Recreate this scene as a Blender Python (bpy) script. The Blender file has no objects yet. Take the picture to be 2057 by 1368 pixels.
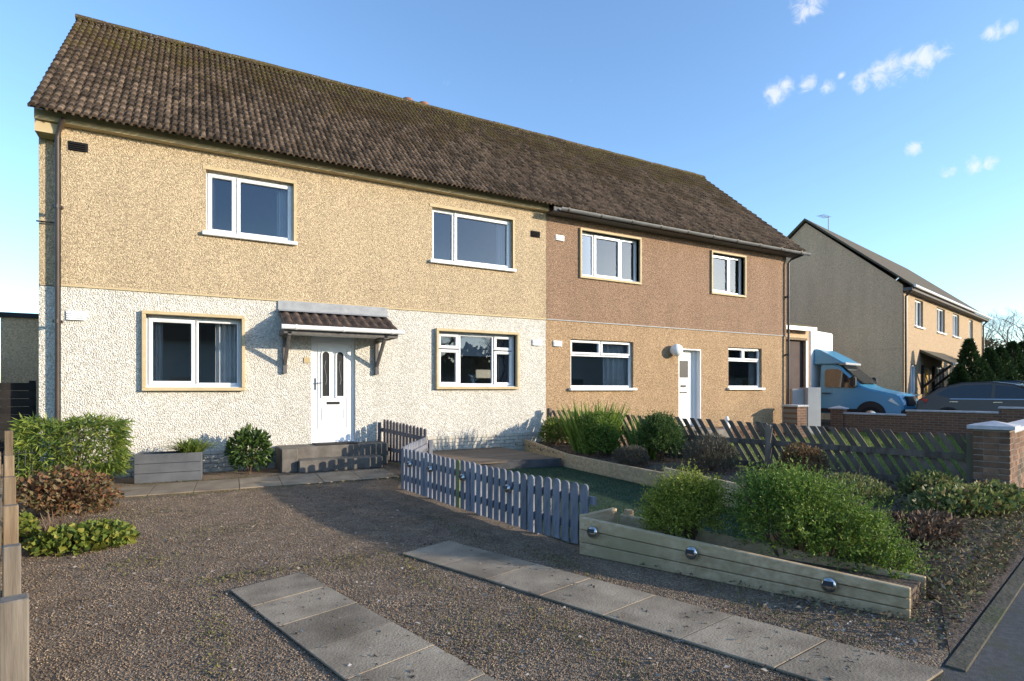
import bpy, bmesh, math, random
import numpy as np
from mathutils import Vector, Matrix
R = math.radians
sc = bpy.context.scene
# ------------------------------------------------------------------ camera
EYE = 1.42
YAW = R(29.13)
cam_d = bpy.data.cameras.new('camera'); cam = bpy.data.objects.new('camera', cam_d)
sc.collection.objects.link(cam); sc.camera = cam
cam.location = (0, 0, EYE); cam.rotation_euler = (R(90), 0, -YAW)
cam_d.sensor_width = 36; cam_d.lens = 36 * 1143 / 2057; cam_d.shift_y = 97 / 2057
cam_d.clip_start = 0.05; cam_d.clip_end = 3000
# ------------------------------------------------------------------ sun + sky
SUN = Vector((1.05, -1.0, 0.345)).normalized()      # towards the sun
el = math.asin(SUN.z); az = math.atan2(SUN.x, SUN.y)
sun_d = bpy.data.lights.new('sun', 'SUN'); sun_d.energy = 2.6; sun_d.angle = R(0.55); sun_d.color = (1.0, 0.87, 0.68)
sun = bpy.data.objects.new('sun', sun_d); sc.collection.objects.link(sun)
sun.rotation_euler = (-SUN).to_track_quat('-Z', 'Y').to_euler(); sun.location = (30, -30, 20)
wd = bpy.data.worlds.new('World'); sc.world = wd; wd.use_nodes = True
nt = wd.node_tree; nt.nodes.clear()
def N(tree, t, **kw):
    n = tree.nodes.new(t)
    for k, v in kw.items(): setattr(n, k, v)
    return n
wo = N(nt, 'ShaderNodeOutputWorld'); bg = N(nt, 'ShaderNodeBackground'); bg.inputs[1].default_value = 0.15
sky = N(nt, 'ShaderNodeTexSky', sky_type='NISHITA', sun_disc=False)
sky.sun_elevation = el; sky.sun_rotation = az; sky.altitude = 50
sky.air_density = 1.0; sky.dust_density = 0.6; sky.ozone_density = 3.3
# thin wisps of cloud at fixed directions over the street: (direction, angular radius)
WISPS = [(0.7939, 0.4428, 0.4167, 0.0176), (0.8004, 0.4269, 0.4209, 0.0213), (0.8064, 0.4113, 0.4249, 0.021), (0.8123, 0.3979, 0.4264, 0.0156), (0.8216, 0.3803, 0.4247, 0.0192), (0.8276, 0.3661, 0.4255, 0.0139), (0.7331, 0.5313, 0.4245, 0.0201), (0.7367, 0.5195, 0.4329, 0.0171), (0.7532, 0.4987, 0.4289, 0.014), (0.7706, 0.4792, 0.4201, 0.0139), (0.7142, 0.48, 0.5093, 0.0174), (0.7226, 0.4643, 0.5122, 0.0186), (0.8526, 0.4078, 0.3266, 0.0115), (0.8889, 0.3536, 0.2913, 0.0143), (0.8936, 0.342, 0.2908, 0.0116), (0.8792, 0.3785, 0.2894, 0.0106), (0.8451, 0.3161, 0.4312, 0.0132), (0.8494, 0.3056, 0.4304, 0.0095), (0.7754, 0.4624, 0.43, 0.0068)]
L = nt.links.new; tc = N(nt, 'ShaderNodeTexCoord'); acc = None
for (x, y, z, r) in WISPS:
    ds_ = N(nt, 'ShaderNodeVectorMath', operation='DISTANCE'); ds_.inputs[1].default_value = (x, y, z)
    mr_ = N(nt, 'ShaderNodeMapRange', interpolation_type='SMOOTHSTEP'); mr_.inputs[1].default_value = r*1.6; mr_.inputs[2].default_value = 0
    L(tc.outputs['Generated'], ds_.inputs[0]); L(ds_.outputs['Value'], mr_.inputs[0])
    if acc is None: acc = mr_.outputs[0]
    else:
        m_ = N(nt, 'ShaderNodeMath', operation='MAXIMUM'); L(acc, m_.inputs[0]); L(mr_.outputs[0], m_.inputs[1]); acc = m_.outputs[0]
n1 = N(nt, 'ShaderNodeTexNoise'); n1.inputs['Scale'].default_value = 48; n1.inputs['Detail'].default_value = 8; n1.inputs['Roughness'].default_value = .68; n1.inputs['Distortion'].default_value = .6
L(tc.outputs['Generated'], n1.inputs[0])
a_ = N(nt, 'ShaderNodeMath', operation='MULTIPLY_ADD'); a_.inputs[1].default_value = .42; L(acc, a_.inputs[0]); L(n1.outputs[0], a_.inputs[2])
b_ = N(nt, 'ShaderNodeMapRange', interpolation_type='SMOOTHSTEP'); b_.inputs[1].default_value = .64; b_.inputs[2].default_value = 1.06; b_.inputs[4].default_value = .75; L(a_.outputs[0], b_.inputs[0])
mx = N(nt, 'ShaderNodeMixRGB'); mx.inputs[2].default_value = (2.7, 2.75, 2.85, 1)
L(b_.outputs[0], mx.inputs[0]); L(sky.outputs[0], mx.inputs[1]); L(mx.outputs[0], bg.inputs[0]); L(bg.outputs[0], wo.inputs[0])
sc.view_settings.view_transform = 'Standard'; sc.view_settings.look = 'None'
sc.view_settings.exposure = 1.37; sc.view_settings.gamma = 1
# ------------------------------------------------------------------ helpers
rng = random.Random(7)
col = sc.collection
MATS = {}
def mat(name, color, rough=0.8, col2=None, scale=8., detail=4, bump=0., bscale=None, spec=0.3, metal=0., col3=None, stretch=(1,1,1), contrast=(0.35, 0.65), island=0.0, vor=None, trans=0., stain=0.):
    """noise-mixed principled material in object space"""
    m = bpy.data.materials.new(name); m.use_nodes = True; t = m.node_tree; b = t.nodes['Principled BSDF']; MATS[name] = m
    b.inputs['Roughness'].default_value = rough; b.inputs['Metallic'].default_value = metal
    b.inputs['Specular IOR Level'].default_value = spec
    c4 = lambda c: (c[0], c[1], c[2], 1)
    tcn = N(t, 'ShaderNodeTexCoord'); mpn = N(t, 'ShaderNodeMapping'); mpn.inputs['Scale'].default_value = stretch
    t.links.new(tcn.outputs['Object'], mpn.inputs[0])
    out = None
    if col2 is None: b.inputs['Base Color'].default_value = c4(color)
    else:
        no = N(t, 'ShaderNodeTexNoise'); no.inputs['Scale'].default_value = scale; no.inputs['Detail'].default_value = detail; no.inputs['Roughness'].default_value = .6
        t.links.new(mpn.outputs[0], no.inputs[0])
        rp = N(t, 'ShaderNodeValToRGB'); e = rp.color_ramp.elements
        e[0].position, e[1].position = contrast; e[0].color = c4(color); e[1].color = c4(col2)
        t.links.new(no.outputs[0], rp.inputs[0]); out = rp.outputs[0]
        if vor:
            vo = N(t, 'ShaderNodeTexVoronoi'); vo.inputs['Scale'].default_value = vor[0]
            t.links.new(tcn.outputs['Object'], vo.inputs[0])
            hs = N(t, 'ShaderNodeSeparateColor'); t.links.new(vo.outputs['Color'], hs.inputs[0])
            mr = N(t, 'ShaderNodeMapRange'); mr.inputs[3].default_value = 1 - vor[1]; mr.inputs[4].default_value = 1 + vor[1] * .55
            t.links.new(hs.outputs[0], mr.inputs[0])
            ml = N(t, 'ShaderNodeVectorMath', operation='SCALE'); t.links.new(out, ml.inputs[0]); t.links.new(mr.outputs[0], ml.inputs['Scale']); out = ml.outputs[0]
        if col3 is not None:
            n3 = N(t, 'ShaderNodeTexNoise'); n3.inputs['Scale'].default_value = scale * .22; n3.inputs['Detail'].default_value = 5
            t.links.new(tcn.outputs['Object'], n3.inputs[0])
            r3 = N(t, 'ShaderNodeValToRGB'); r3.color_ramp.elements[0].position = .5; r3.color_ramp.elements[1].position = .68
            m3 = N(t, 'ShaderNodeMixRGB'); m3.inputs[2].default_value = c4(col3)
            t.links.new(n3.outputs[0], r3.inputs[0]); t.links.new(r3.outputs[0], m3.inputs[0]); t.links.new(out, m3.inputs[1]); out = m3.outputs[0]
    if stain > 0 and out is not None:
        ms_ = N(t, 'ShaderNodeMapping'); ms_.inputs['Scale'].default_value = (1.5, 1.5, .3); ns = N(t, 'ShaderNodeTexNoise'); ns.inputs['Scale'].default_value = 1.3; ns.inputs['Detail'].default_value = 6; ns.inputs['Roughness'].default_value = .6
        t.links.new(tcn.outputs['Object'], ms_.inputs[0]); t.links.new(ms_.outputs[0], ns.inputs[0])
        mr = N(t, 'ShaderNodeMapRange'); mr.inputs[1].default_value = .3; mr.inputs[2].default_value = .62; mr.inputs[3].default_value = 1-stain; mr.inputs[4].default_value = 1.03
        ml = N(t, 'ShaderNodeVectorMath', operation='SCALE'); t.links.new(ns.outputs[0], mr.inputs[0]); t.links.new(out, ml.inputs[0]); t.links.new(mr.outputs[0], ml.inputs['Scale']); out = ml.outputs[0]
    if island > 0 and out is not None:
        g = N(t, 'ShaderNodeNewGeometry'); mr = N(t, 'ShaderNodeMapRange'); mr.inputs[3].default_value = 1 - island; mr.inputs[4].default_value = 1 + island
        ml = N(t, 'ShaderNodeVectorMath', operation='SCALE')
        oi = N(t, 'ShaderNodeObjectInfo'); ad_ = N(t, 'ShaderNodeMath', operation='ADD'); fr_ = N(t, 'ShaderNodeMath', operation='FRACT'); t.links.new(g.outputs['Random Per Island'], ad_.inputs[0]); t.links.new(oi.outputs['Random'], ad_.inputs[1]); t.links.new(ad_.outputs[0], fr_.inputs[0]); t.links.new(fr_.outputs[0], mr.inputs[0]); t.links.new(out, ml.inputs[0]); t.links.new(mr.outputs[0], ml.inputs['Scale']); out = ml.outputs[0]
    if out is not None: t.links.new(out, b.inputs['Base Color'])
    if bump > 0:
        if vor: nb = N(t, 'ShaderNodeTexVoronoi'); nb.inputs['Scale'].default_value = bscale or vor[0]
        else: nb = N(t, 'ShaderNodeTexNoise'); nb.inputs['Scale'].default_value = bscale or scale * 3; nb.inputs['Detail'].default_value = 4
        t.links.new(mpn.outputs[0], nb.inputs[0])
        bp = N(t, 'ShaderNodeBump'); bp.inputs['Strength'].default_value = min(1, bump); bp.inputs['Distance'].default_value = .012 * max(1, bump)
        if vor: bp.invert = True
        t.links.new(nb.outputs[0], bp.inputs['Height']); t.links.new(bp.outputs[0], b.inputs['Normal'])
    if trans > 0:
        tr = N(t, 'ShaderNodeBsdfTranslucent'); ms = N(t, 'ShaderNodeMixShader'); ms.inputs[0].default_value = trans
        if out is not None: t.links.new(out, tr.inputs[0])
        else: tr.inputs[0].default_value = c4(color)
        o = t.nodes['Material Output']; t.links.new(b.outputs[0], ms.inputs[1]); t.links.new(tr.outputs[0], ms.inputs[2]); t.links.new(ms.outputs[0], o.inputs[0])
    return m
def leafmat(name, cols, rough=.55, trans=.3):
    m = bpy.data.materials.new(name); m.use_nodes = True; t = m.node_tree; b = t.nodes['Principled BSDF']; MATS[name] = m
    g = N(t, 'ShaderNodeNewGeometry'); rp = N(t, 'ShaderNodeValToRGB'); e = rp.color_ramp.elements
    while len(e) < len(cols): e.new(.5)
    for i, c in enumerate(cols): e[i].position = i / (len(cols) - 1); e[i].color = (*c, 1)
    t.links.new(g.outputs['Random Per Island'], rp.inputs[0]); t.links.new(rp.outputs[0], b.inputs['Base Color'])
    b.inputs['Roughness'].default_value = rough; b.inputs['Specular IOR Level'].default_value = .35
    tr = N(t, 'ShaderNodeBsdfTranslucent'); ms = N(t, 'ShaderNodeMixShader'); ms.inputs[0].default_value = trans
    t.links.new(rp.outputs[0], tr.inputs[0]); o = t.nodes['Material Output']
    t.links.new(b.outputs[0], ms.inputs[1]); t.links.new(tr.outputs[0], ms.inputs[2]); t.links.new(ms.outputs[0], o.inputs[0])
    return m
def glassmat(name, tint=(.9, .95, 1.0), refl=.09):
    m = bpy.data.materials.new(name); m.use_nodes = True; t = m.node_tree; t.nodes.clear(); MATS[name] = m
    o = N(t, 'ShaderNodeOutputMaterial'); ms = N(t, 'ShaderNodeMixShader'); tp = N(t, 'ShaderNodeBsdfTransparent'); gl = N(t, 'ShaderNodeBsdfGlossy')
    tp.inputs[0].default_value = (tint[0]*.95, tint[1]*.95, tint[2]*.95, 1); gl.inputs['Roughness'].default_value = .0; gl.inputs[0].default_value = (.66*tint[0], .70*tint[1], .76*tint[2], 1)
    fr = N(t, 'ShaderNodeFresnel'); fr.inputs[0].default_value = 1.5
    ad = N(t, 'ShaderNodeMath', operation='ADD'); ad.inputs[1].default_value = refl
    t.links.new(fr.outputs[0], ad.inputs[0]); t.links.new(ad.outputs[0], ms.inputs[0])
    t.links.new(tp.outputs[0], ms.inputs[1]); t.links.new(gl.outputs[0], ms.inputs[2]); t.links.new(ms.outputs[0], o.inputs[0])
    return m
class MB:
    def __init__(s): s.v = []; s.f = []
    def add(s, vs, fs):
        o = len(s.v); s.v += [tuple(p) for p in vs]; s.f += [tuple(i + o for i in f) for f in fs]; return s
    def box(s, x0, x1, y0, y1, z0, z1):
        return s.add([(x0,y0,z0),(x1,y0,z0),(x1,y1,z0),(x0,y1,z0),(x0,y0,z1),(x1,y0,z1),(x1,y1,z1),(x0,y1,z1)],
                     [(3,2,1,0),(4,5,6,7),(0,1,5,4),(1,2,6,5),(2,3,7,6),(3,0,4,7)])
    def bar(s, p0, p1, w, h, up=(0,0,1)):       # rectangular bar between two points
        p0, p1 = Vector(p0), Vector(p1); d = (p1 - p0).normalized(); up = Vector(up)
        if abs(d.dot(up)) > .98: up = Vector((1, 0, 0))
        a = d.cross(up).normalized() * (w / 2); b = a.cross(d).normalized() * (h / 2)
        vs = [p0-a-b, p0+a-b, p0+a+b, p0-a+b, p1-a-b, p1+a-b, p1+a+b, p1-a+b]
        return s.add(vs, [(0,1,2,3),(7,6,5,4),(0,4,5,1),(1,5,6,2),(2,6,7,3),(3,7,4,0)])
    def tube(s, pts, rad, n=8, cap=True):
        pts = [Vector(p) for p in pts]; rad = rad if isinstance(rad, (list, tuple)) else [rad] * len(pts)
        vs, fs = [], []; prev = None
        for i, p in enumerate(pts):
            d = (pts[min(i+1, len(pts)-1)] - pts[max(i-1, 0)]).normalized()
            up = Vector((0,0,1)) if abs(d.z) < .95 else Vector((1,0,0))
            if prev is not None: a = (prev - d * prev.dot(d)).normalized()
            else: a = d.cross(up).normalized()
            prev = a; b = d.cross(a)
            for k in range(n):
                t = 2 * math.pi * k / n; vs.append(p + (a * math.cos(t) + b * math.sin(t)) * rad[i])
        for i in range(len(pts) - 1):
            for k in range(n): fs.append((i*n+k, i*n+(k+1)%n, (i+1)*n+(k+1)%n, (i+1)*n+k))
        if cap: fs.append(tuple(range(n-1, -1, -1))); fs.append(tuple((len(pts)-1)*n+k for k in range(n)))
        return s.add(vs, fs)
    def lathe(s, prof, c=(0,0,0), n=16, axis='z'):
        vs, fs = [], []
        for r, h in prof:
            for k in range(n):
                t = 2*math.pi*k/n; a, b = r*math.cos(t), r*math.sin(t)
                vs.append((c[0]+a, c[1]+b, c[2]+h) if axis == 'z' else ((c[0]+a, c[1]-h, c[2]+b) if axis == 'y' else (c[0]+h, c[1]+a, c[2]+b)))
        for i in range(len(prof)-1):
            for k in range(n):
                q = (i*n+k, i*n+(k+1)%n, (i+1)*n+(k+1)%n, (i+1)*n+k); fs.append(q)
        fs.append(tuple(range(n-1,-1,-1))); fs.append(tuple((len(prof)-1)*n+k for k in range(n)))
        return s.add(vs, fs)
    def prism(s, poly, a0, a1, axis='x'):        # poly of 2D points extruded along an axis
        n = len(poly); mk = {'x': lambda p, a: (a, p[0], p[1]), 'y': lambda p, a: (p[0], a, p[1]), 'z': lambda p, a: (p[0], p[1], a)}[axis]
        vs = [mk(p, a0) for p in poly] + [mk(p, a1) for p in poly]
        fs = [tuple(range(n-1,-1,-1)), tuple(range(n, 2*n))] + [(i, (i+1)%n, n+(i+1)%n, n+i) for i in range(n)]
        return s.add(vs, fs)
    def build(s, name, m, parent=None, smooth=False, bevel=0., xf=None, kind=None, seg=1):
        me = bpy.data.meshes.new(name); me.from_pydata(s.v, [], s.f)
        if isinstance(m, str): m = MATS[m]
        if m: me.materials.append(m)
        bm = bmesh.new(); bm.from_mesh(me); bmesh.ops.recalc_face_normals(bm, faces=bm.faces)
        if bevel > 0: bmesh.ops.bevel(bm, geom=[e for e in bm.edges if len(e.link_faces) == 2 and e.calc_face_angle(0) > .6], offset=bevel, segments=seg, affect='EDGES', clamp_overlap=True)
        bm.to_mesh(me); bm.free()
        if smooth:
            me.polygons.foreach_set('use_smooth', [True] * len(me.polygons))
            try: me.set_sharp_from_angle(angle=R(40))
            except Exception: pass
        return link(name, me, parent, xf, kind)
def link(name, me, parent=None, xf=None, kind=None):
    o = bpy.data.objects.new(name, me); col.objects.link(o)
    if parent is not None:
        o.parent = parent
        if xf is not None: o.matrix_local = xf
        elif parent.get('world_parts'): pass
    elif xf is not None: o.matrix_world = xf
    if kind: o['kind'] = kind
    return o
def thing(name, label, cat, loc=(0,0,0), rz=0., group=None):
    o = bpy.data.objects.new(name, None); col.objects.link(o); o.empty_display_size = .2
    o.location = loc; o.rotation_euler = (0,0,rz); o['label'] = label; o['category'] = cat
    if group: o['group'] = group
    return o
def tag(o, label, cat, group=None):
    o['label'] = label; o['category'] = cat
    if group: o['group'] = group
    return o
def T(x, y, z, rz=0.): return Matrix.Translation((x, y, z)) @ Matrix.Rotation(rz, 4, 'Z')
def soup(name, V, F, m, parent=None, smooth=False, kind=None):     # numpy arrays straight to a mesh
    me = bpy.data.meshes.new(name); V = np.asarray(V, dtype=np.float32); F = np.asarray(F, dtype=np.int32); k = F.shape[1]
    me.vertices.add(len(V)); me.vertices.foreach_set('co', V.ravel()); me.loops.add(F.size); me.loops.foreach_set('vertex_index', F.ravel())
    me.polygons.add(len(F)); me.polygons.foreach_set('loop_start', np.arange(0, F.size, k, dtype=np.int32))
    me.update(calc_edges=True); me.validate()
    if isinstance(m, str): m = MATS[m]
    me.materials.append(m)
    if smooth: me.polygons.foreach_set('use_smooth', [True]*len(me.polygons))
    return link(name, me, parent, None, kind)
nr = np.random.default_rng(11)
def unit(v): return v / (np.linalg.norm(v, axis=1, keepdims=True) + 1e-9)
def leaves(C, D, ln, wd, up=None, bend=.25):
    """C centres, D directions, per-leaf lengths/widths -> folded diamond leaves (4 verts, 2 tris sharing the midrib)"""
    n = len(C); D = unit(D)
    ref = nr.normal(size=(n, 3)) if up is None else np.tile(np.asarray(up, float), (n, 1)) + nr.normal(size=(n, 3)) * .5
    S = unit(np.cross(D, ref)); U = np.cross(S, D)
    ln = np.asarray(ln).reshape(-1, 1) * np.ones((n, 1)); wd = np.asarray(wd).reshape(-1, 1) * np.ones((n, 1))
    a = C; b = C + D*ln*.5 + S*wd*.5 + U*wd*bend; c_ = C + D*ln; d = C + D*ln*.5 - S*wd*.5 + U*wd*bend
    V = np.stack([a, b, c_, d], 1).reshape(-1, 3); i = np.arange(n)*4
    F = np.concatenate([np.stack([i, i+1, i+2], 1), np.stack([i, i+2, i+3], 1)], 0)
    return V, F
def blades(C, D, ln, wd, droop=.4, seg=3):
    """long strap leaves that arch over"""
    n = len(C); D = unit(D); S = unit(np.cross(D, np.array([0,0,1.]) + nr.normal(size=(n,3))*.2)); V = []
    ln = np.asarray(ln).reshape(-1,1); wd = np.asarray(wd).reshape(-1,1)*np.ones((n,1))
    for k in range(seg + 1):
        t = k/seg; p = C + D*ln*t - np.array([0,0,1.])*ln*droop*t*t; w = wd*(1 - t**2.2)*.5 + .0008
        V += [p - S*w, p + S*w]
    V = np.stack(V, 1).reshape(-1, 3); m = 2*(seg+1); i = np.arange(n)*m; F = []
    for k in range(seg): F.append(np.stack([i+2*k, i+2*k+1, i+2*k+3, i+2*k+2], 1))
    return V, np.concatenate(F, 0)
def ball_pts(n, c, r, shell=.55, lump=.18, flat=True):
    """points through a lumpy ellipsoid volume, biased to the outside"""
    d = unit(nr.normal(size=(n, 3))); 
    if flat: d[:, 2] = np.where(d[:, 2] < -.75, -d[:, 2]*.6, d[:, 2])
    k = unit(nr.normal(size=(14, 3))); bumps = np.max(d @ k.T, axis=1)
    rad = (shell + (1-shell)*nr.random(n)**.45) * (1 - lump + lump*2*(bumps - .55))
    return np.asarray(c) + d*np.asarray(r)*rad[:, None], d
# ------------------------------------------------------------------ materials
mat('cream_dash', (.37,.275,.165), .95, (.67,.53,.355), 46, 3, 1.0, vor=(60,.42), stain=.10)
mat('white_dash', (.57,.53,.46), .95, (.78,.75,.685), 34, 3, 1.5, vor=(50,.24), stain=.09)
mat('brown_dash', (.235,.148,.096), .95, (.415,.272,.182), 46, 3, 1.0, vor=(60,.42), stain=.12)
mat('ochre_dash', (.34,.222,.125), .95, (.55,.38,.23), 46, 3, 1.0, vor=(60,.42), stain=.10)
mat('h2_dash', (.36,.255,.155), .95, (.50,.375,.25), 26, 3, .8, vor=(40,.3))
mat('far_dash', (.60,.40,.24), .95, (.78,.55,.35), 30, 4, .8, vor=(50,.25), stain=.12)
mat('cream_paint', (.46,.36,.205), .6, (.53,.42,.25), 6, 4, .1)
mat('cream_brick', (.47,.43,.36), .8, (.58,.54,.46), 7, 4, .3, bscale=60)
mat('lead', (.25,.26,.27), .5, (.34,.35,.36), 7)
mat('upvc', (.80,.81,.82), .28, spec=.5)
mat('white_paint', (.74,.74,.73), .5, (.80,.80,.79), 3)
mat('dark_gap', (.012,.012,.013), .9)
mat('grey_timber', (.095,.09,.088), .75, (.15,.14,.135), 5, 4, .2, stretch=(3,3,.4))
mat('black_pipe', (.035,.024,.02), .42, (.055,.038,.03), 4, spec=.5)
mat('grey_pipe', (.15,.155,.16), .35, (.22,.22,.225), 4, spec=.5)
mat('curtain', (.62,.62,.60), .9, (.70,.70,.68), 3, trans=.25)
mat('dark_curtain', (.05,.04,.05), .9)
mat('blind', (.33,.34,.35), .8)
mat('room', (.46,.43,.38), .9, (.55,.52,.46), 1.0)
mat('room_floor', (.14,.10,.07), .8)
mat('chrome', (.62,.62,.60), .16, metal=1.)
mat('concrete', (.16,.145,.125), .9, (.235,.215,.185), 5, 6, .35, bscale=70, col3=(.13,.11,.09))
mat('step_grey', (.11,.097,.083), .9, (.175,.156,.134), 6, 6, .3, bscale=60)
mat('slab', (.215,.168,.118), .92, (.40,.325,.235), 2.2, 9, .35, bscale=70, col3=(.20,.165,.12), island=.18, stain=.3)
mat('edging_slab', (.19,.145,.10), .9, (.30,.24,.17), 3, 6, .25, bscale=60, island=.15)
mat('gravel', (.15,.106,.072), .95, (.35,.268,.19), 55, 5, 1.0, bscale=90, col3=(.18,.125,.085), vor=(75,.45), stain=.3)
mat('pebble', (.16,.11,.073), .9, (.33,.25,.175), 5, 3, 0, island=.36)
mat('soil', (.075,.053,.038), .95, (.15,.108,.078), 18, 6, 1.0, bscale=50)
mat('moss', (.045,.05,.02), .95, (.10,.085,.05), 14, 6, .8, bscale=60)
mat('turf', (.028,.062,.036), .95, (.05,.10,.055), 30, 4, .8, bscale=220, col3=(.065,.085,.035))
mat('grass', (.055,.10,.022), .95, (.11,.16,.04), 5, 7, .8, bscale=60)
mat('asphalt', (.065,.062,.06), .92, (.10,.096,.092), 30, 6, .4, bscale=160, col3=(.075,.075,.05))
mat('road', (.05,.05,.052), .9, (.065,.065,.066), 40, 5, .4, bscale=150)
mat('kerb', (.065,.058,.04), .95, (.115,.10,.072), 7, 6, .6, bscale=40, col3=(.07,.08,.03))
mat('deck', (.12,.09,.065), .8, (.20,.155,.115), 5, 5, .3, stretch=(.5,6,1), island=.2)
mat('deck_edge', (.055,.055,.06), .8, (.085,.085,.09), 5)
mat('sleeper', (.37,.262,.15), .85, (.56,.425,.265), 5, 6, .35, bscale=30, stretch=(.35,3,4), island=.1, col3=(.36,.285,.16))
mat('picket_blue', (.12,.128,.16), .8, (.225,.23,.26), 9, 6, .35, stretch=(2,2,.3), island=.22)
mat('picket_green', (.13,.15,.08), .8, (.19,.20,.11), 6, 4, .2)
mat('picket_dark', (.10,.09,.095), .8, (.17,.15,.15), 6, 5, .2, island=.15)
mat('old_wood', (.085,.068,.055), .9, (.185,.15,.12), 5, 5, .4, stretch=(2,2,.5), island=.4, col3=(.10,.095,.06))
mat('raw_wood', (.14,.10,.064), .85, (.24,.178,.115), 5, 6, .4, stretch=(4,4,.35), island=.3)
mat('grey_wood', (.12,.10,.08), .9, (.21,.18,.145), 5, 6, .4, stretch=(4,4,.35), island=.25)
mat('black_wood', (.013,.011,.01), .9, (.024,.02,.018), 4, island=.2)
mat('planter_grey', (.085,.09,.10), .7, (.115,.12,.13), 4)
mat('brick', (.135,.075,.048), .9, (.24,.135,.085), 7, 5, .4, bscale=60, island=.4, col3=(.13,.105,.075))
mat('mortar', (.22,.19,.155), .95, (.30,.265,.22), 9)
mat('coping', (.40,.39,.40), .85, (.55,.54,.55), 6, 5, .2)
mat('grey_box', (.34,.35,.36), .6, (.40,.41,.42), 2)
mat('garage_brown', (.07,.05,.045), .8, (.09,.065,.06), 3)
mat('terracotta', (.22,.10,.065), .85, (.28,.13,.08), 6)
mat('bark', (.06,.05,.04), .95, (.12,.10,.08), 9, 5, .6)
mat('twig', (.10,.065,.045), .9, (.16,.11,.08), 9)
mat('rubber', (.015,.015,.016), .8)
mat('van_blue', (.06,.27,.46), .28, spec=.5)
mat('van_white', (.80,.80,.80), .4)
mat('van_black', (.02,.02,.022), .5)
mat('car_brown', (.05,.036,.028), .25, spec=.45)
mat('car_dark', (.02,.025,.04), .22, spec=.6, metal=.3)
mat('red_lens', (.45,.02,.02), .2, spec=.5)
mat('clear_lens', (.55,.57,.60), .12, spec=.6)
mat('mat_black', (.02,.019,.018), .95, (.035,.03,.03), 60)
mat('yellow_door', (.55,.33,.05), .5)
mat('far_roof', (.075,.062,.05), .95, (.13,.105,.08), 9, 5, .6, bscale=22, col3=(.10,.10,.05))
glassmat('glass'); mat('car_glass', (.02,.024,.028), .04, spec=.9)
def tilemat(name, cold=0.):
    m = mat(name, (.046,.032,.022), .95, (.13,.093,.067), 14, 6, .7, bscale=60, island=.6)
    t = m.node_tree; b = t.nodes['Principled BSDF']; src = b.inputs['Base Color'].links[0].from_socket
    g = N(t, 'ShaderNodeNewGeometry'); sp = N(t, 'ShaderNodeSeparateXYZ'); t.links.new(g.outputs['Position'], sp.inputs[0])
    mr = N(t, 'ShaderNodeMapRange'); mr.inputs[1].default_value = 6.2; mr.inputs[2].default_value = 9.2; mr.inputs[3].default_value = -.09; mr.inputs[4].default_value = .16
    t.links.new(sp.outputs[2], mr.inputs[0])
    def patch(src, scale, lo, hi, c):
        n = N(t, 'ShaderNodeTexNoise'); n.inputs['Scale'].default_value = scale; n.inputs['Detail'].default_value = 6; n.inputs['Roughness'].default_value = .65
        t.links.new(g.outputs['Position'], n.inputs[0])
        a = N(t, 'ShaderNodeMath', operation='ADD'); t.links.new(n.outputs[0], a.inputs[0]); t.links.new(mr.outputs[0], a.inputs[1])
        r = N(t, 'ShaderNodeValToRGB'); r.color_ramp.elements[0].position = lo; r.color_ramp.elements[1].position = hi
        mm = N(t, 'ShaderNodeMixRGB'); mm.inputs[2].default_value = (*c, 1)
        t.links.new(a.outputs[0], r.inputs[0]); t.links.new(r.outputs[0], mm.inputs[0]); t.links.new(src, mm.inputs[1]); return mm.outputs[0]
    src = patch(src, 1.1, .47, .66, (.050,.032,.016))
    src = patch(src, 2.6, .56, .72, (.075,.056,.017))
    src = patch(src, 26, .70, .80, (.24,.235,.22))
    t.links.new(src, b.inputs['Base Color']); return m
tilemat('roof_tile')
mat('canopy_tile', (.05,.036,.03), .85, (.095,.068,.055), 9, 4, .3, island=.25)
leafmat('leaf_box', [(.09,.13,.02), (.18,.23,.03), (.29,.33,.045), (.42,.42,.075)])
leafmat('leaf_box_green', [(.05,.10,.017), (.10,.18,.026), (.17,.26,.038), (.27,.33,.06)])
leafmat('leaf_dark', [(.022,.055,.014), (.045,.10,.022), (.075,.14,.03), (.12,.18,.04)])
leafmat('leaf_iris', [(.07,.13,.022), (.13,.22,.03), (.22,.31,.045), (.33,.38,.08)])
leafmat('leaf_bamboo', [(.05,.09,.017), (.10,.16,.026), (.17,.23,.038), (.28,.30,.06)])
leafmat('leaf_laurel', [(.02,.05,.013), (.045,.085,.02), (.075,.125,.03), (.12,.17,.045)], .35, .2)
leafmat('leaf_autumn', [(.07,.045,.022), (.14,.085,.04), (.21,.13,.06), (.24,.09,.045), (.13,.125,.05), (.26,.19,.11)])
leafmat('leaf_geranium', [(.07,.11,.02), (.12,.17,.03), (.20,.23,.04), (.30,.27,.05)])
leafmat('leaf_grey', [(.05,.055,.04), (.085,.085,.065), (.12,.115,.09), (.10,.075,.05)])
leafmat('leaf_dead', [(.07,.042,.026), (.13,.08,.05), (.19,.125,.08), (.10,.075,.05)], .8, .1)
leafmat('leaf_ivy', [(.05,.085,.025), (.10,.14,.04), (.16,.20,.06), (.22,.22,.08), (.12,.08,.045)])
leafmat('leaf_conifer', [(.012,.03,.010), (.02,.045,.013), (.035,.07,.018), (.05,.09,.02)], .7, .15)
leafmat('leaf_far', [(.07,.06,.03), (.10,.085,.04), (.13,.10,.05), (.08,.085,.035)], .8, .1)
leafmat('leaf_cover', [(.09,.06,.035), (.15,.10,.06), (.10,.11,.04), (.20,.15,.10), (.14,.16,.06), (.24,.20,.15)], .85, .15)
leafmat('litter', [(.06,.04,.03), (.11,.08,.055), (.17,.13,.095), (.24,.20,.16), (.34,.33,.33)], .9, .05)
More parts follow.
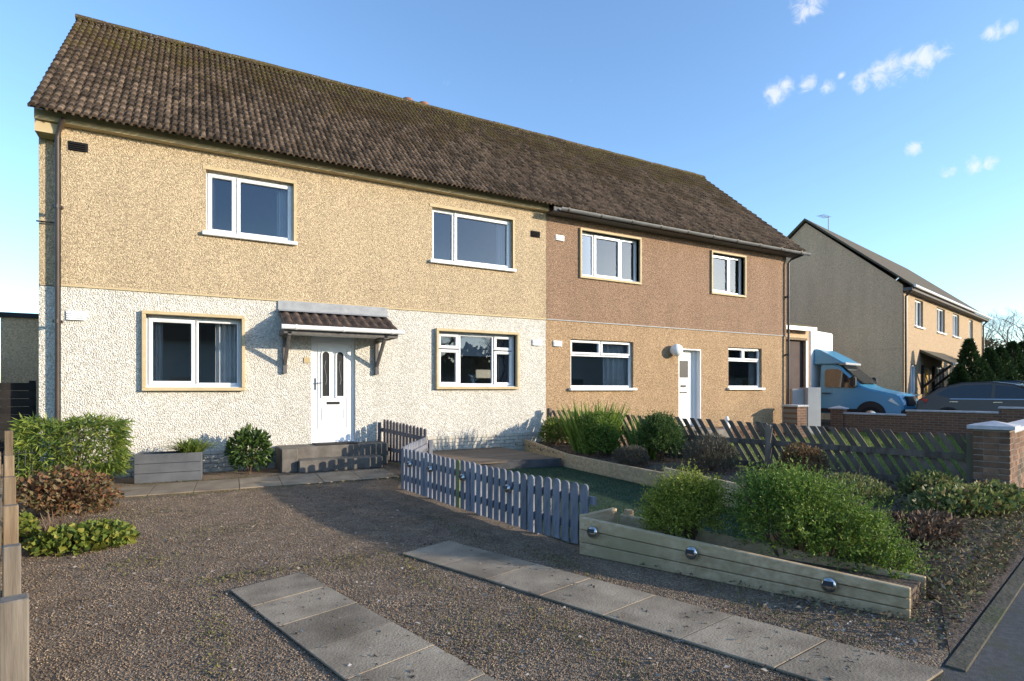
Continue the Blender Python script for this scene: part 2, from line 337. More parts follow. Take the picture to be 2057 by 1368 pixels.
# ------------------------------------------------------------------ ground
A_ST = R(12.5); U = Vector((math.cos(A_ST), math.sin(A_ST), 0)); NV = Vector((-U.y, U.x, 0))   # along / across the street
def st(u, n, z=0.): return (U.x*u + NV.x*n, U.y*u + NV.y*n, z)
def sheet(name, poly, m, z, parent=None):
    b = MB(); b.add([(p[0], p[1], z) for p in poly], [tuple(range(len(poly)))])
    o = b.build(name, m, parent)
    if parent is None: o['kind'] = 'structure'
    if o.data.polygons[0].normal.z < 0: o.data.flip_normals()
    return o
D = 11.03
sheet('ground', [(-900,-900),(900,-900),(900,900),(-900,900)], 'grass', -.03)
sheet('driveway', [st(-1.4,.72), st(3.75,.72), (4.35,1.9), (3.2,4.2), (3.4,9.5), (3.3,D), (-2.3,D), (-2.1,9.4)], 'gravel', 0.)
sheet('pavement', [st(-60,-1.4), st(90,-1.4), st(90,.74), st(-60,.74)], 'asphalt', -.006)
sheet('road', [st(-60,-8.2), st(90,-8.2), st(90,-1.5), st(-60,-1.5)], 'road', -.02)
sheet('artificial_turf', [(2.75,7.6), (3.5,9.4), (5.9,9.2), (5.75,5.0), (5.3,2.5), (4.2,2.2), (3.0,4.3)], 'turf', .006)
k = MB(); k.box(0, 90, 0, .09, -.05, .0045)
kb = k.build('kerb', 'kerb', None, bevel=.004, xf=Matrix.Translation(st(3.6,.62)) @ Matrix.Rotation(A_ST, 4, 'Z')); kb['kind'] = 'structure'
# soil of the right-hand bed, slightly domed
xs = np.linspace(0, 1, 24); V = []; 
bl = [(6.75,11.0),(5.9,9.0),(5.85,6.0),(5.55,4.4),(5.2,2.9),(4.4,1.95)]; br = [(7.5,11.0),(7.45,9.0),(8.15,6.0),(8.5,4.4),(8.9,3.0),(8.6,2.75)]
gx, F = 14, []
def lerp_poly(P, t):
    f = t*(len(P)-1); i = min(int(f), len(P)-2); w = f-i; return (P[i][0]*(1-w)+P[i+1][0]*w, P[i][1]*(1-w)+P[i+1][1]*w)
for i, t in enumerate(xs):
    a, b = lerp_poly(bl, t), lerp_poly(br, t)
    for j in range(gx):
        w = j/(gx-1); h = .17*(1-t*.75) + .05*math.sin(w*math.pi) + rng.uniform(-.02,.02)
        V.append((a[0]*(1-w)+b[0]*w, a[1]*(1-w)+b[1]*w, h if 0 < j < gx-1 else max(.0, h-.05)))
F = [(i*gx+j, i*gx+j+1, (i+1)*gx+j+1, (i+1)*gx+j) for i in range(23) for j in range(gx-1)]
o = soup('flower_bed', V, F, 'soil', smooth=True, kind='structure')
if o.data.polygons[0].normal.z < 0: o.data.flip_normals()
sheet('verge', [st(3.75,.715), st(9.0,.715), (9.2,3.1), (8.5,3.2), (5.2,2.9), (4.3,1.9)], 'soil', .012)
sheet('neighbour_lawn', [(7.2,10.9), (8.9,3.4), st(21,.75), (18.9,10.9)], 'grass', .0)
o = MB(); o.prism([st(20.9,1.)[:2], st(33,1.)[:2], st(33,14)[:2], st(20.9,14)[:2]], -.05, .12, 'z'); o.build('neighbour_drive', 'asphalt', kind='structure')
# paved wheel tracks, slab by slab
def track(name, left, right, m='slab'):
    cx = sum(p[0] for p in left+right)/(len(left)+len(right)); cy = sum(p[1] for p in left+right)/(len(left)+len(right))
    pts = [left[0], right[0], right[-1], left[-1]]
    base = sheet(name, pts, 'moss', .009)
    for i in range(len(left)-1):
        q = [Vector((*left[i],0)), Vector((*right[i],0)), Vector((*right[i+1],0)), Vector((*left[i+1],0))]; c = sum(q, Vector())/4
        q = [c + (p-c)*.986 for p in q]; b = MB(); dz = rng.uniform(0,.003)
        b.prism([(p.x, p.y) for p in q], .002, .016+dz, 'z'); b.build('slab', m, base, bevel=.0025)
    return base
def line(p, q, n, ext=0.):
    return [(p[0]+(q[0]-p[0])*i/n, p[1]+(q[1]-p[1])*i/n) for i in range(n+1)]
track('right_wheel_track', line((1.54,4.70),(2.71,1.38),7), line((2.05,4.88),(3.27,1.43),7))
track('left_wheel_track', line((.21,4.43),(.95,1.55),7), line((.72,4.60),(1.47,1.68),7))
lx = [-1.0, -.55, -.02, .55, 1.12, 1.70, 2.28, 2.86]
track('front_path', [(x, 8.95-.02*i) for i, x in enumerate(lx)], [(x+.05, 9.86) for x in lx], 'edging_slab')
# loose stones and leaf litter
def in_drive(p): 
    return True
def pebbles(name, n, fx, rr, m):
    P = fx(n); n = len(P); r = nr.uniform(rr[0], rr[1], n)[:, None]
    base = np.array([(1,0,0),(-1,0,0),(0,1,0),(0,-1,0),(0,0,.7),(0,0,-.7)]); V = P[:, None, :] + (base[None] * nr.uniform(.6,1.25,(n,6,1))) * r[:, :, None]
    f = np.array([(0,2,4),(2,1,4),(1,3,4),(3,0,4),(2,0,5),(1,2,5),(3,1,5),(0,3,5)]); F = (np.arange(n)[:, None, None]*6 + f[None]).reshape(-1, 3)
    return soup(name, V.reshape(-1, 3), F, m, kind='stuff')
def drive_pts(n):
    u = nr.uniform(-1.3, 3.6, n*2); v = 1.05 + (8.6-1.05)*nr.random(n*2)**1.7
    P = np.stack([U.x*u + NV.x*v, U.y*u + NV.y*v, np.full(n*2, .003)], 1)
    ok = (P[:,0] > -.75 - .22*(P[:,1]-3)) & (P[:,1] < 8.9) & (P[:,0] < 2.55+.0*P[:,1]) | ((P[:,1] < 4.4) & (P[:,0] < 2.85+(4-P[:,1])*.44) & (P[:,0] > .0))
    for a, b, c, d in (((1.54,4.7),(2.05,4.88),(3.27,1.43),(2.71,1.38)), ((.21,4.43),(.72,4.6),(1.47,1.68),(.95,1.55))):
        q = [a,b,c,d]; ins = np.ones(len(P), bool)
        for i in range(4):
            e0, e1 = np.array(q[i]), np.array(q[(i+1)%4]); ins &= ((e1[0]-e0[0])*(P[:,1]-e0[1]) - (e1[1]-e0[1])*(P[:,0]-e0[0])) < 0
        ok &= ~ins
    return P[ok][:n]
tag(pebbles('gravel_stones', 70000, drive_pts, (.003,.007), 'pebble'), 'loose brown and grey gravel spread over the driveway', 'gravel')
def litter_pts(n, tight=False):
    u = np.concatenate([nr.uniform(-1.3,3.5,n), nr.uniform(3.6,8.6,n)]); v = np.concatenate([1.0+7*nr.random(n)**1.8, nr.uniform(.75,1.7,n)])
    P = np.stack([U.x*u+NV.x*v, U.y*u+NV.y*v, np.full(2*n,.016)],1); return P
C = litter_pts(3200); C = C[(C[:,0] > -.75-.22*(C[:,1]-3)) & ((C[:,0] < 2.5) | (C[:,1] < 2.6))]
d = nr.normal(size=(len(C),3)); d[:,2] *= .25
V, F = leaves(C, d, nr.uniform(.012,.045,len(C)), nr.uniform(.008,.022,len(C)), up=(0,0,1))
tag(soup('leaf_litter', V, F, 'litter', kind='stuff'), 'dry fallen leaves and frosted scraps over the gravel and verge', 'leaf litter')
# ------------------------------------------------------------------ roof tiles
def tile_mesh(name, w, ln, m, rise=.045, th=.018, seg=5, flat=False):
    b = MB(); vs, fs = [], []
    if flat: prof = [(-w*.5, 0.), (-w*.27, .0), (-w*.17, rise*.85), (-w*.02, rise), (w*.2, rise), (w*.36, rise*.85), (w*.44, 0.)]
    else: prof = [(-w/2, 0.)] + [(-w*.30 + w*.72*i/seg, rise*math.sin(math.pi*i/seg)**.75) for i in range(seg+1)]
    n = len(prof)
    for y, dz in ((0, 0.), (ln, 0.)):
        for x, z in prof: vs.append((x, y, z+dz))
    for x, z in prof: vs.append((x, 0, z-th-.012))
    fs = [(i, i+1, n+i+1, n+i) for i in range(n-1)] + [(2*n+i, 2*n+i+1, i+1, i) for i in range(n-1)]
    b.add(vs, fs); me = bpy.data.meshes.new(name); me.from_pydata(b.v, [], b.f); me.materials.append(MATS[m])
    me.polygons.foreach_set('use_smooth', [i < n-1 for i in range(len(b.f))])
    return me
EY, EZ, RY, RZ = D-.38, 5.52, D+3.6, 9.03     # eaves and ridge lines of the front slope
PITCH = math.atan2(RZ-EZ, RY-EY); SL = math.hypot(RZ-EZ, RY-EY); ROWS = 21; GA = SL/ROWS; TW = .104
tile_me = tile_mesh('tile', TW, GA*1.12, 'roof_tile', .036, .03, flat=True)
tv = np.array([v.co[:] for v in tile_me.vertices]); tf = [tuple(p.vertices) for p in tile_me.polygons]
def tile_xf(x, r, jit=True):
    y = EY + math.cos(PITCH)*GA*r; z = EZ + math.sin(PITCH)*GA*r + .045
    j = rng.uniform(-.012,.012) if jit else 0
    return Matrix.Translation((x, y, z + rng.uniform(-.004,.006))) @ Matrix.Rotation(PITCH-.13, 4, 'X') @ Matrix.Rotation(j, 4, 'Z')
def roof(house, x0, x1, nparts, hx):
    # deck under the tiles, both slopes, in house space
    b = MB(); o = hx
    def P(x, y, z): return (x-o[0], y-o[1], z-o[2])
    EY, EZ = globals()['EY']+.11, globals()['EZ']+.11*math.tan(PITCH)
    b.add([P(x0,EY,EZ-.05),P(x1,EY,EZ-.05),P(x1,RY,RZ-.05),P(x0,RY,RZ-.05),P(x1,2*RY-EY,EZ-.05),P(x0,2*RY-EY,EZ-.05),
           P(x0,EY,EZ+.01),P(x1,EY,EZ+.01),P(x1,RY,RZ+.01),P(x0,RY,RZ+.01),P(x1,2*RY-EY,EZ+.01),P(x0,2*RY-EY,EZ+.01)],
          [(0,3,2,1),(3,5,4,2),(6,7,8,9),(9,8,10,11),(0,1,7,6),(5,11,10,4),(0,6,9,3),(3,9,11,5),(1,2,8,7),(2,4,10,8)])
    rf = b.build('roof', 'roof_tile', house)
    ncol = int(round((x1-x0)/TW)); step = (x1-x0)/ncol; cnt = 0; VV, FF = [], []
    for c in range(ncol):
        for r in range(ROWS):
            M = Matrix.Translation((-o[0],-o[1],-o[2])) @ tile_xf(x0+step*(c+.5), r)
            if cnt < nparts:
                t = bpy.data.objects.new('tile', tile_me); col.objects.link(t); t.parent = rf; t.matrix_local = M; cnt += 1
            else:
                A = np.array(M); off = len(VV)*len(tv); VV.append(tv @ A[:3,:3].T + A[:3,3]); FF += [tuple(i+off for i in f) for f in tf]
    if VV:
        me = bpy.data.meshes.new('tile_field'); me.from_pydata(np.concatenate(VV).tolist(), [], FF); me.materials.append(MATS['roof_tile'])
        me.polygons.foreach_set('use_smooth', [i % len(tf) < 6 for i in range(len(FF))])
        link('tile_field', me, rf, None, 'stuff')
    nrid = int((x1-x0)/.46); rs = (x1-x0)/nrid; rb = MB()
    for dx in (0, rs*1.06):
        pass
    prof = [(math.cos(a)*.135, math.sin(a)*.105) for a in [math.pi*i/6 for i in range(7)]]
    rb.prism(prof + [(-.11,-.03),(.11,-.03)], -rs*.52, rs*.52, 'x'); rme = None
    for i in range(nrid):
        M = T(x0+rs*(i+.5)-o[0], RY-o[1], RZ+.0-o[2]+rng.uniform(-.006,.008)) @ Matrix.Rotation(rng.uniform(-.012,.012), 4, 'Y')
        if rme is None: q = rb.build('ridge_tile', 'roof_tile', rf, xf=M); rme = q.data
        else: link('ridge_tile', rme, rf, M)
    return rf
# ------------------------------------------------------------------ houses
def wall_panel(b, x0, x1, z0, z1, holes, y, th, o):
    """front skin with real openings and reveals"""
    X = sorted({x0, x1, *[h[0] for h in holes], *[h[1] for h in holes]}); Z = sorted({z0, z1, *[h[2] for h in holes], *[h[3] for h in holes]})
    X = [v for v in X if x0 <= v <= x1]; Z = [v for v in Z if z0 <= v <= z1]
    P = lambda x, yy, z: (x-o[0], yy-o[1], z-o[2])
    for i in range(len(X)-1):
        for j in range(len(Z)-1):
            mx_, mz = (X[i]+X[i+1])/2, (Z[j]+Z[j+1])/2
            if any(h[0] < mx_ < h[1] and h[2] < mz < h[3] for h in holes): continue
            b.add([P(X[i],y,Z[j]),P(X[i+1],y,Z[j]),P(X[i+1],y,Z[j+1]),P(X[i],y,Z[j+1])], [(0,1,2,3)])
            b.add([P(X[i],y+th,Z[j]),P(X[i+1],y+th,Z[j]),P(X[i+1],y+th,Z[j+1]),P(X[i],y+th,Z[j+1])], [(3,2,1,0)])
    for h in holes:
        a, c, e, g = h
        if not (z0 <= e and g <= z1): continue
        b.add([P(a,y,e),P(c,y,e),P(c,y,g),P(a,y,g),P(a,y+th,e),P(c,y+th,e),P(c,y+th,g),P(a,y+th,g)], [(0,4,5,1),(1,5,6,2),(2,6,7,3),(3,7,4,0)])
def window(house, o, x0, x1, z0, z1, lights, surround=None, sill='upvc', rec=.10, curtains=(), blind=None, y=D, sash=.062):
    """lights: list of (fx0, fx1, fz0, fz1, opening?)"""
    P = lambda x, yy, z: (x-o[0], yy-o[1], z-o[2]); ox, oy, oz = o
    f = MB(); yy = y+rec-oy; X0, X1, Z0, Z1 = x0-ox, x1-ox, z0-oz, z1-oz; fw = .055
    for q in ((X0,X1,Z0,Z0+fw),(X0,X1,Z1-fw,Z1)): f.box(q[0],q[1],yy,yy+.07,q[2],q[3])
    for q in ((X0,X0+fw),(X1-fw,X1)): f.box(q[0],q[1],yy+.0005,yy+.0695,Z0+fw,Z1-fw)
    w = f.build('window', 'upvc', house)
    W_, H_ = X1-X0, Z1-Z0
    for (a, b_, c, d_, op) in lights:
        lx0, lx1, lz0, lz1 = X0+W_*a, X0+W_*b_, Z0+H_*c, Z0+H_*d_
        sw = sash if op else .035; pr = .018 if op else .004
        s_ = MB()
        s_.box(lx0,lx1,yy-pr,yy+.05,lz0,lz0+sw); s_.box(lx0,lx1,yy-pr,yy+.05,lz1-sw,lz1)
        s_.box(lx0,lx0+sw,yy-pr,yy+.05,lz0+sw,lz1-sw); s_.box(lx1-sw,lx1,yy-pr,yy+.05,lz0+sw,lz1-sw)
        if op: s_.box((lx0+lx1)/2-.18, (lx0+lx1)/2+.18, yy-pr-.012, yy-pr, lz1-sw*.75, lz1-sw*.4)
        s_.build('sash', 'upvc', w, bevel=.006)
        g = MB(); g.add([(lx0+sw*.9,yy+.028,lz0+sw*.9),(lx1-sw*.9,yy+.028,lz0+sw*.9),(lx1-sw*.9,yy+.028,lz1-sw*.9),(lx0+sw*.9,yy+.028,lz1-sw*.9)], [(0,1,2,3)])
        g.build('pane', 'glass', w)
    if surround:
        s_ = MB(); sw, pj = surround; ys = y-oy
        for q in ((X0-sw,X1+sw,Z1,Z1+sw),(X0-sw,X1+sw,Z0-sw,Z0)): s_.box(q[0],q[1],ys-pj,ys+rec-.002,q[2],q[3])
        for q in ((X0-sw,X0),(X1,X1+sw)): s_.box(q[0],q[1],ys-pj+.001,ys+rec-.003,Z0,Z1)
        s_.build('surround', 'cream_paint', w, bevel=.006)
    if sill:
        s_ = MB(); s_.box(X0-.06 if not surround else X0-.01, X1+.06 if not surround else X1+.01, y-oy-(.075 if not surround else .02), yy+.0, Z0-.05 if not surround else Z0+.001, Z0+.012)
        s_.build('sill', sill, w, bevel=.008)
    for (a, b_, m) in curtains:
        n = 28; V = []; 
        for i in range(n+1):
            t = i/n; x = X0+W_*(a+(b_-a)*t); V += [(x, yy+.16+.035*math.sin(t*n*1.05), Z0-.05), (x, yy+.16+.035*math.sin(t*n*1.05+.3), Z1+.05)]
        c = MB(); c.add(V, [(2*i,2*i+2,2*i+3,2*i+1) for i in range(n)]); c.build('curtain', m, w, smooth=True)
    if blind:
        c = MB(); c.box(X0+.02+W_*blind[0],X0+W_*blind[1]-.02,yy+.115,yy+.12,Z1-H_*blind[2],Z1-.02); c.build('blind', 'blind', w)
    return w
def vent(house, o, x, z, m, w=.25, h=.14):
    v = MB(); v.box(x-w/2-o[0],x+w/2-o[0],D-o[1]-.012,D-o[1]+.02,z-h/2-o[2],z+h/2-o[2]); p = v.build('air_vent', m, house, bevel=.004)
    for i in range(4):
        s_ = MB(); zz = z-h/2+h*(i+.62)/4.4-o[2]; s_.add([(x-w*.42-o[0],D-o[1]-.013,zz),(x+w*.42-o[0],D-o[1]-.013,zz),(x+w*.42-o[0],D-o[1]-.034,zz-.017),(x-w*.42-o[0],D-o[1]-.034,zz-.017)], [(0,1,2,3)])
        s_.build('slat', m, p)
XL, XP, XR = -1.80, 7.043, 15.68; ZS, ZT = 3.03, 5.60; TH = .26
# openings
A_UP = [(.167,1.578,4.09,5.17), (4.264,6.166,4.06,5.17)]
A_LO = [(-.70,.712,1.44,2.64), (4.39,6.245,1.465,2.615), (1.885,2.70,.40,2.47)]
B_UP = [(8.03,9.83,4.11,5.19), (12.46,13.77,4.09,5.18)]
B_LO = [(7.737,9.657,1.43,2.60), (13.139,14.564,1.44,2.60), (11.22,12.04,.38,2.49)]
HA = (XL, D, 0.); HB = (XP, D, 0.)
house_a = thing('house', 'house half with cream upper wall, white roughcast ground floor and mossy tiled roof', 'house', HA)
house_b = thing('house', 'brown and ochre pebbledash house half with black gutter and globe lamp by door', 'house', HB)
def house_shell(h, o, x0, x1, up, lo, mu, ml, outer):
    b = MB(); wall_panel(b, x0, x1, ZS, ZT, up, D, TH, o); b.build('upper_wall', mu, h)
    b = MB(); wall_panel(b, x0, x1, 0., ZS-.012, lo, D+.014, TH-.014, o); b.build('lower_wall', ml, h)
    P = lambda x, y, z: (x-o[0], y-o[1], z-o[2])
    b = MB(); yb = 2*RY-D        # gable + back
    s = -1 if outer < x0 else 1; yf = D+.22
    # set-back end strip and gable
    xa, xb = (outer, x0) if s < 0 else (x1, outer)
    for (za, zb_, m_, nm) in ((ZS,ZT,mu,'end_strip'),(0.,ZS-.012,ml,'end_strip')):
        q = MB(); q.add([P(xa,yf,za),P(xb,yf,za),P(xb,yf,zb_),P(xa,yf,zb_)], [(0,1,2,3)])
        q.add([P(xb if s<0 else xa,D,za),P(xb if s<0 else xa,yf,za),P(xb if s<0 else xa,yf,zb_),P(xb if s<0 else xa,D,zb_)], [(0,1,2,3)]); q.build(nm, m_, h)
    g = MB(); g.add([P(outer,yf,0),P(outer,yb,0),P(outer,yb,ZT),P(outer,RY,RZ-.08),P(outer,yf,ZT)], [(0,1,2,3,4)])
    g.add([P(x0,yb,0),P(x1,yb,0),P(x1,yb,ZT),P(x0,yb,ZT)], [(0,1,2,3)]); g.build('gable_wall', mu, h)
    r = MB(); r.add([P(x0,D+1.9,0.2),P(x1,D+1.9,.2),P(x1,D+1.9,ZT),P(x0,D+1.9,ZT)], [(0,1,2,3)]); r.build('room_wall', 'room', h)
    r = MB(); r.box(*[x0-o[0]+.01,x1-o[0]-.01],TH+.005,3.0,.30,.36); r.box(*[x0-o[0]+.01,x1-o[0]-.01],TH+.005,3.0,2.86,2.98); r.build('room_floor', 'room_floor', h)
house_shell(house_a, HA, XL, XP-.001, A_UP, A_LO, 'cream_dash', 'white_dash', -2.11)
house_shell(house_b, HB, XP+.001, XR, B_UP, B_LO, 'brown_dash', 'ochre_dash', 15.97)
roof(house_a, -2.13, XP, 300, HA); roof(house_b, XP, 16.05, 0, HB)
# string line between the storeys
b = MB(); b.box(0, XP-XL-.004, -.010, .02, ZS-.026, ZS+.0); b.build('string_course', 'cream_paint', house_a)
b = MB(); b.box(.004, XR-XP, -.010, .02, ZS-.02, ZS+.0); b.build('string_course', 'lead', house_b)
# painted brick base courses, laid brick by brick but joined (each under ten pixels)
def base_course(h, o, x0, x1, z0, z1, m, y=D-.012):
    b = MB(); z = z0; r = 0
    while z < z1-.02:
        x = x0 - (.11 if r % 2 else 0)
        while x < x1:
            a, c = max(x, x0), min(x+.215, x1)
            if c-a > .02: b.box(a-o[0], c-o[0], y-o[1]+rng.uniform(-.003,.003), D+.02-o[1], z, z+.064)
            x += .225
        z += .075; r += 1
    b.build('brick_base', m, h, kind='stuff')
base_course(house_a, HA, XL+.01, 1.26, .0, .38, 'cream_brick'); base_course(house_a, HA, 3.15, XP-.02, .0, .45, 'cream_brick')
base_course(house_b, HB, XP+.02, 11.2, .0, .37, 'brick'); base_course(house_b, HB, 12.06, XR, .0, .37, 'brick')
# windows
window(house_a, HA, *A_UP[0], [(.02,.325,.03,.97,1),(.335,.98,.03,.97,1)], sill='upvc', curtains=((.02,.10,'curtain'),(.82,1.0,'curtain')))
window(house_a, HA, *A_UP[1], [(.02,.27,.03,.97,0),(.28,.98,.03,.97,1)], curtains=((.86,1.0,'curtain'),))
window(house_a, HA, *A_LO[0], [(.02,.50,.04,.96,1),(.51,.98,.04,.96,0)], surround=(.055,.07), curtains=((.0,.16,'curtain'),(.72,1.0,'curtain')))
w6 = window(house_a, HA, *A_LO[1], [(.02,.27,.70,.97,1),(.02,.27,.03,.68,1),(.28,.72,.03,.97,0),(.73,.98,.70,.97,1),(.73,.98,.03,.68,1)], surround=(.055,.07), blind=(.27,.73,.42), curtains=((.74,.98,'dark_curtain'),))
window(house_b, HB, *B_UP[0], [(.02,.24,.03,.97,0),(.25,.70,.03,.97,1),(.71,.98,.03,.97,0)], surround=(.055,.05), curtains=((.0,.09,'curtain'),))
window(house_b, HB, *B_UP[1], [(.02,.60,.03,.97,1),(.61,.98,.03,.97,0)], surround=(.055,.05))
window(house_b, HB, *B_LO[0], [(.02,.485,.70,.98,1),(.495,.98,.70,.98,1),(.02,.98,.03,.69,0)], curtains=((.0,.07,'curtain'),(.60,1.0,'curtain')), sash=.05)
window(house_b, HB, *B_LO[1], [(.02,.485,.70,.98,1),(.495,.98,.70,.98,1),(.02,.98,.03,.69,0)], curtains=((.0,.2,'curtain'),(.82,1.0,'curtain')), sash=.05)
# thin cream heads of the upper cream windows
for q in A_UP:
    b = MB(); b.box(q[0]-.05-XL, q[1]+.05-XL, -.012, .03, q[3], q[3]+.06); b.box(q[1]-XL, q[1]+.05-XL, -.0115, .03, q[2], q[3]-.001); b.build('window_head', 'cream_paint', house_a)
for x, z, m in ((-1.588,5.19,'dark_gap'), (6.75,4.93,'dark_gap')): vent(house_a, HA, x, z, m)
for x, z, m in ((-1.613,2.555,'upvc'), (6.80,2.47,'upvc')): vent(house_a, HA, x, z, m)
for x, z in ((7.42,4.93), (7.36,2.47)): vent(house_b, HB, x, z, 'upvc', .24, .13)
# fascia, soffit, gutter, downpipes
b = MB(); b.box(-.30, XP-XL, -.13, -.10, 5.47, 5.62); b.box(-.30, XP-XL, -.10, .02, 5.465, 5.49); b.build('fascia', 'cream_paint', house_a)
b = MB(); b.box(-.305, -.005, -.08, .21, 5.30, 5.454); b.build('eaves_box', 'cream_paint', house_a)
b = MB(); b.box(.002, XR-XP+.33, -.33, -.30, 5.42, 5.52); b.box(.002, XR-XP+.33, -.30, .02, 5.42, 5.44); b.build('fascia', 'grey_timber', house_b)
b = MB(); r_ = .062
for s_ in (0,):
    prof = [(-.415+r_*math.cos(a), 5.485+r_*math.sin(a)) for a in [math.pi+math.pi*i/8 for i in range(9)]]; inn = [(-.415+(r_-.008)*math.cos(a), 5.485+(r_-.008)*math.sin(a)) for a in [2*math.pi-math.pi*i/8 for i in range(9)]]
    b.prism(prof+inn, .12, XR-XP+.5, 'x')
gut = b.build('gutter', 'grey_pipe', house_b, smooth=True)
for i in range(10):
    b = MB(); x = .3+i*.93; pr = [(-.415+(r_+.006)*math.cos(a), 5.485+(r_+.006)*math.sin(a)) for a in [math.pi+math.pi*i_/8 for i_ in range(9)]]; b.prism(pr+[(p[0]*1.0, p[1]+.012) for p in reversed(pr)], x, x+.03, 'x'); b.build('gutter_bracket', 'black_pipe', gut)
def downpipe(h, x, ztop, m, top, y0=-.09):
    b = MB(); b.tube([top, (top[0]*.4+x*.6, y0-.03, ztop-.12), (x, y0, ztop-.25), (x, y0, .04)], .034, 10); p = b.build('downpipe', m, h, smooth=True)
    for z in (.9, 2.45, 4.2):
        c = MB(); c.tube([(x,y0,z-.03),(x,y0,z+.03)], .043, 10); c.box(x-.06,x+.06,y0+.01,y0+.085,z-.018,z+.018); c.build('pipe_clip', m, p)
downpipe(house_a, .0-.03, 5.5, 'black_pipe', (.05,-.20,5.52)); downpipe(house_b, XR-XP-.03, 5.45, 'black_pipe', (XR-XP+.22,-.415,5.44))
b = MB(); b.tube([(-.33,.16,4.0),(-.05,.16,4.0)], .012, 6); b.build('pipe_stay', 'black_pipe', house_a)
# front door of the white house
def front_door_a():
    o = HA; b = MB(); x0, x1, z0, z1 = 1.885-XL, 2.70-XL, .40, 2.47; y = .07
    b.box(x0,x1,y,y+.07,z1-.06,z1); b.box(x0,x0+.055,y,y+.07,z0,z1-.06); b.box(x1-.055,x1,y,y+.07,z0,z1-.06); b.box(x0-.0,x1+.0,y-.05,y+.06,z0,z0+.035)
    fr = b.build('door_frame', 'upvc', house_a, bevel=.005)
    b = MB(); X0, X1 = x0+.057, x1-.057; b.box(X0,X1,y+.012,y+.055,z0+.037,z1-.062); d = b.build('door', 'upvc', house_a, bevel=.004)
    yf = y+.012; w = X1-X0
    for cx in (.31,.69):
        c = X0+w*cx; r = .062; pts = [(c-r,1.28),(c+r,1.28)] + [(c+r*math.cos(a), 2.06+r*math.sin(a)) for a in [math.pi*i/8 for i in range(9)]]
        pg = MB(); pg.prism(pts, yf-.006, yf+.004, 'y'); pg.build('door_glass', 'dark_gap' if False else 'van_black', d)
        ro = .088; outer = [(c-ro,1.25),(c+ro,1.25)] + [(c+ro*math.cos(a), 2.06+ro*math.sin(a)) for a in [math.pi*i/8 for i in range(9)]]
        m_ = MB(); n = len(pts)
        m_.add([(p[0],yf-.022,p[1]) for p in outer]+[(p[0],yf-.022,p[1]) for p in pts]+[(p[0],yf+.0,p[1]) for p in outer]+[(p[0],yf-.004,p[1]) for p in pts],
               [(i,(i+1)%n,n+(i+1)%n,n+i) for i in range(n)]+[(2*n+i,2*n+(i+1)%n,(i+1)%n,i) for i in range(n)]+[(n+i,n+(i+1)%n,3*n+(i+1)%n,3*n+i) for i in range(n)])
        m_.build('glazing_bead', 'upvc', d)
        q = MB(); q.tube([(c,yf-.008,1.5),(c+.02,yf-.008,1.6),(c,yf-.008,1.72),(c-.02,yf-.008,1.83),(c,yf-.008,1.95)], .004, 5); q.build('lead_line', 'lead', d)
    def rim(a0,a1,c0,c1,nm):
        q = MB(); t = .018
        q.box(a0,a1,yf-.012,yf,c0,c0+t); q.box(a0,a1,yf-.012,yf,c1-t,c1); q.box(a0,a0+t,yf-.012,yf,c0+t,c1-t); q.box(a1-t,a1,yf-.012,yf,c0+t,c1-t); q.build(nm,'upvc',d,bevel=.005)
    rim(X0+w*.20,X0+w*.80,.83,1.06,'panel_moulding'); rim(X0+w*.10,X0+w*.90,.66,2.30,'panel_moulding')
    q = MB(); q.box(X0+w*.34,X0+w*.68,yf-.012,yf+.002,1.125,1.175); q.build('letterbox','van_black',d,bevel=.004)
    q = MB(); q.box(X0+.012,X0+.042,yf-.012,yf+.002,1.40,1.62); q.tube([(X0+.027,yf-.01,1.53),(X0+.027,yf-.05,1.53),(X0+.14,yf-.05,1.53)],.009,8); q.build('door_handle','chrome',d)
    q = MB(); q.box(x0-.13,x0-.02,-.005,.03,1.90,2.0); q.build('number_plaque','cream_paint',house_a)
front_door_a()
def front_door_b():
    x0, x1, z0, z1 = 11.22-XP, 12.04-XP, .38, 2.49; y = .17
    b = MB(); b.box(x0,x1,.002,y+.06,z1-.03,z1); b.box(x0,x0+.05,y-.0,y+.06,z0,z1-.03); b.box(x1-.14,x1,y-.02,y+.06,z0,z1-.03); b.box(x1-.03,x1,.002,y-.02,z0,z1-.03); b.build('door_frame','upvc',house_b,bevel=.004)
    b = MB(); b.box(x0+.052,x1-.142,y+.01,y+.05,z0+.03,z1-.032); d = b.build('door','upvc',house_b,bevel=.004); yf = y+.01; X0, X1 = x0+.052, x1-.142; w = X1-X0
    q = MB(); q.box(X0+w*.2,X0+w*.72,yf-.008,yf,1.72,2.18); q.build('door_glass','van_black',d)
    q = MB(); t=.03; q.box(X0+w*.15,X0+w*.77,yf-.016,yf,1.69,1.72); q.box(X0+w*.15,X0+w*.77,yf-.016,yf,2.18,2.21); q.box(X0+w*.15,X0+w*.2,yf-.016,yf,1.72,2.18); q.box(X0+w*.72,X0+w*.77,yf-.016,yf,1.72,2.18); q.build('glazing_bead','upvc',d)
    q = MB(); q.box(X0+w*.3,X0+w*.6,yf-.012,yf,1.46,1.52); q.box(X0+w*.25,X0+w*.66,yf-.012,yf,1.30,1.335); q.build('letterbox','van_black',d)
    q = MB(); q.box(x0-.15,x1+.35,-.75,-.0,0,.36); q.build('doorstep','concrete',house_b,bevel=.01)
    q = MB(); q.lathe([(.115,0),(.125,.04),(.125,.075),(.16,.09),(.165,.16),(.14,.22),(.09,.255),(.03,.27)], (11.0-XP,0,2.43), 20, 'y'); q.build('globe_lamp','van_white',house_b,smooth=True)
front_door_b()
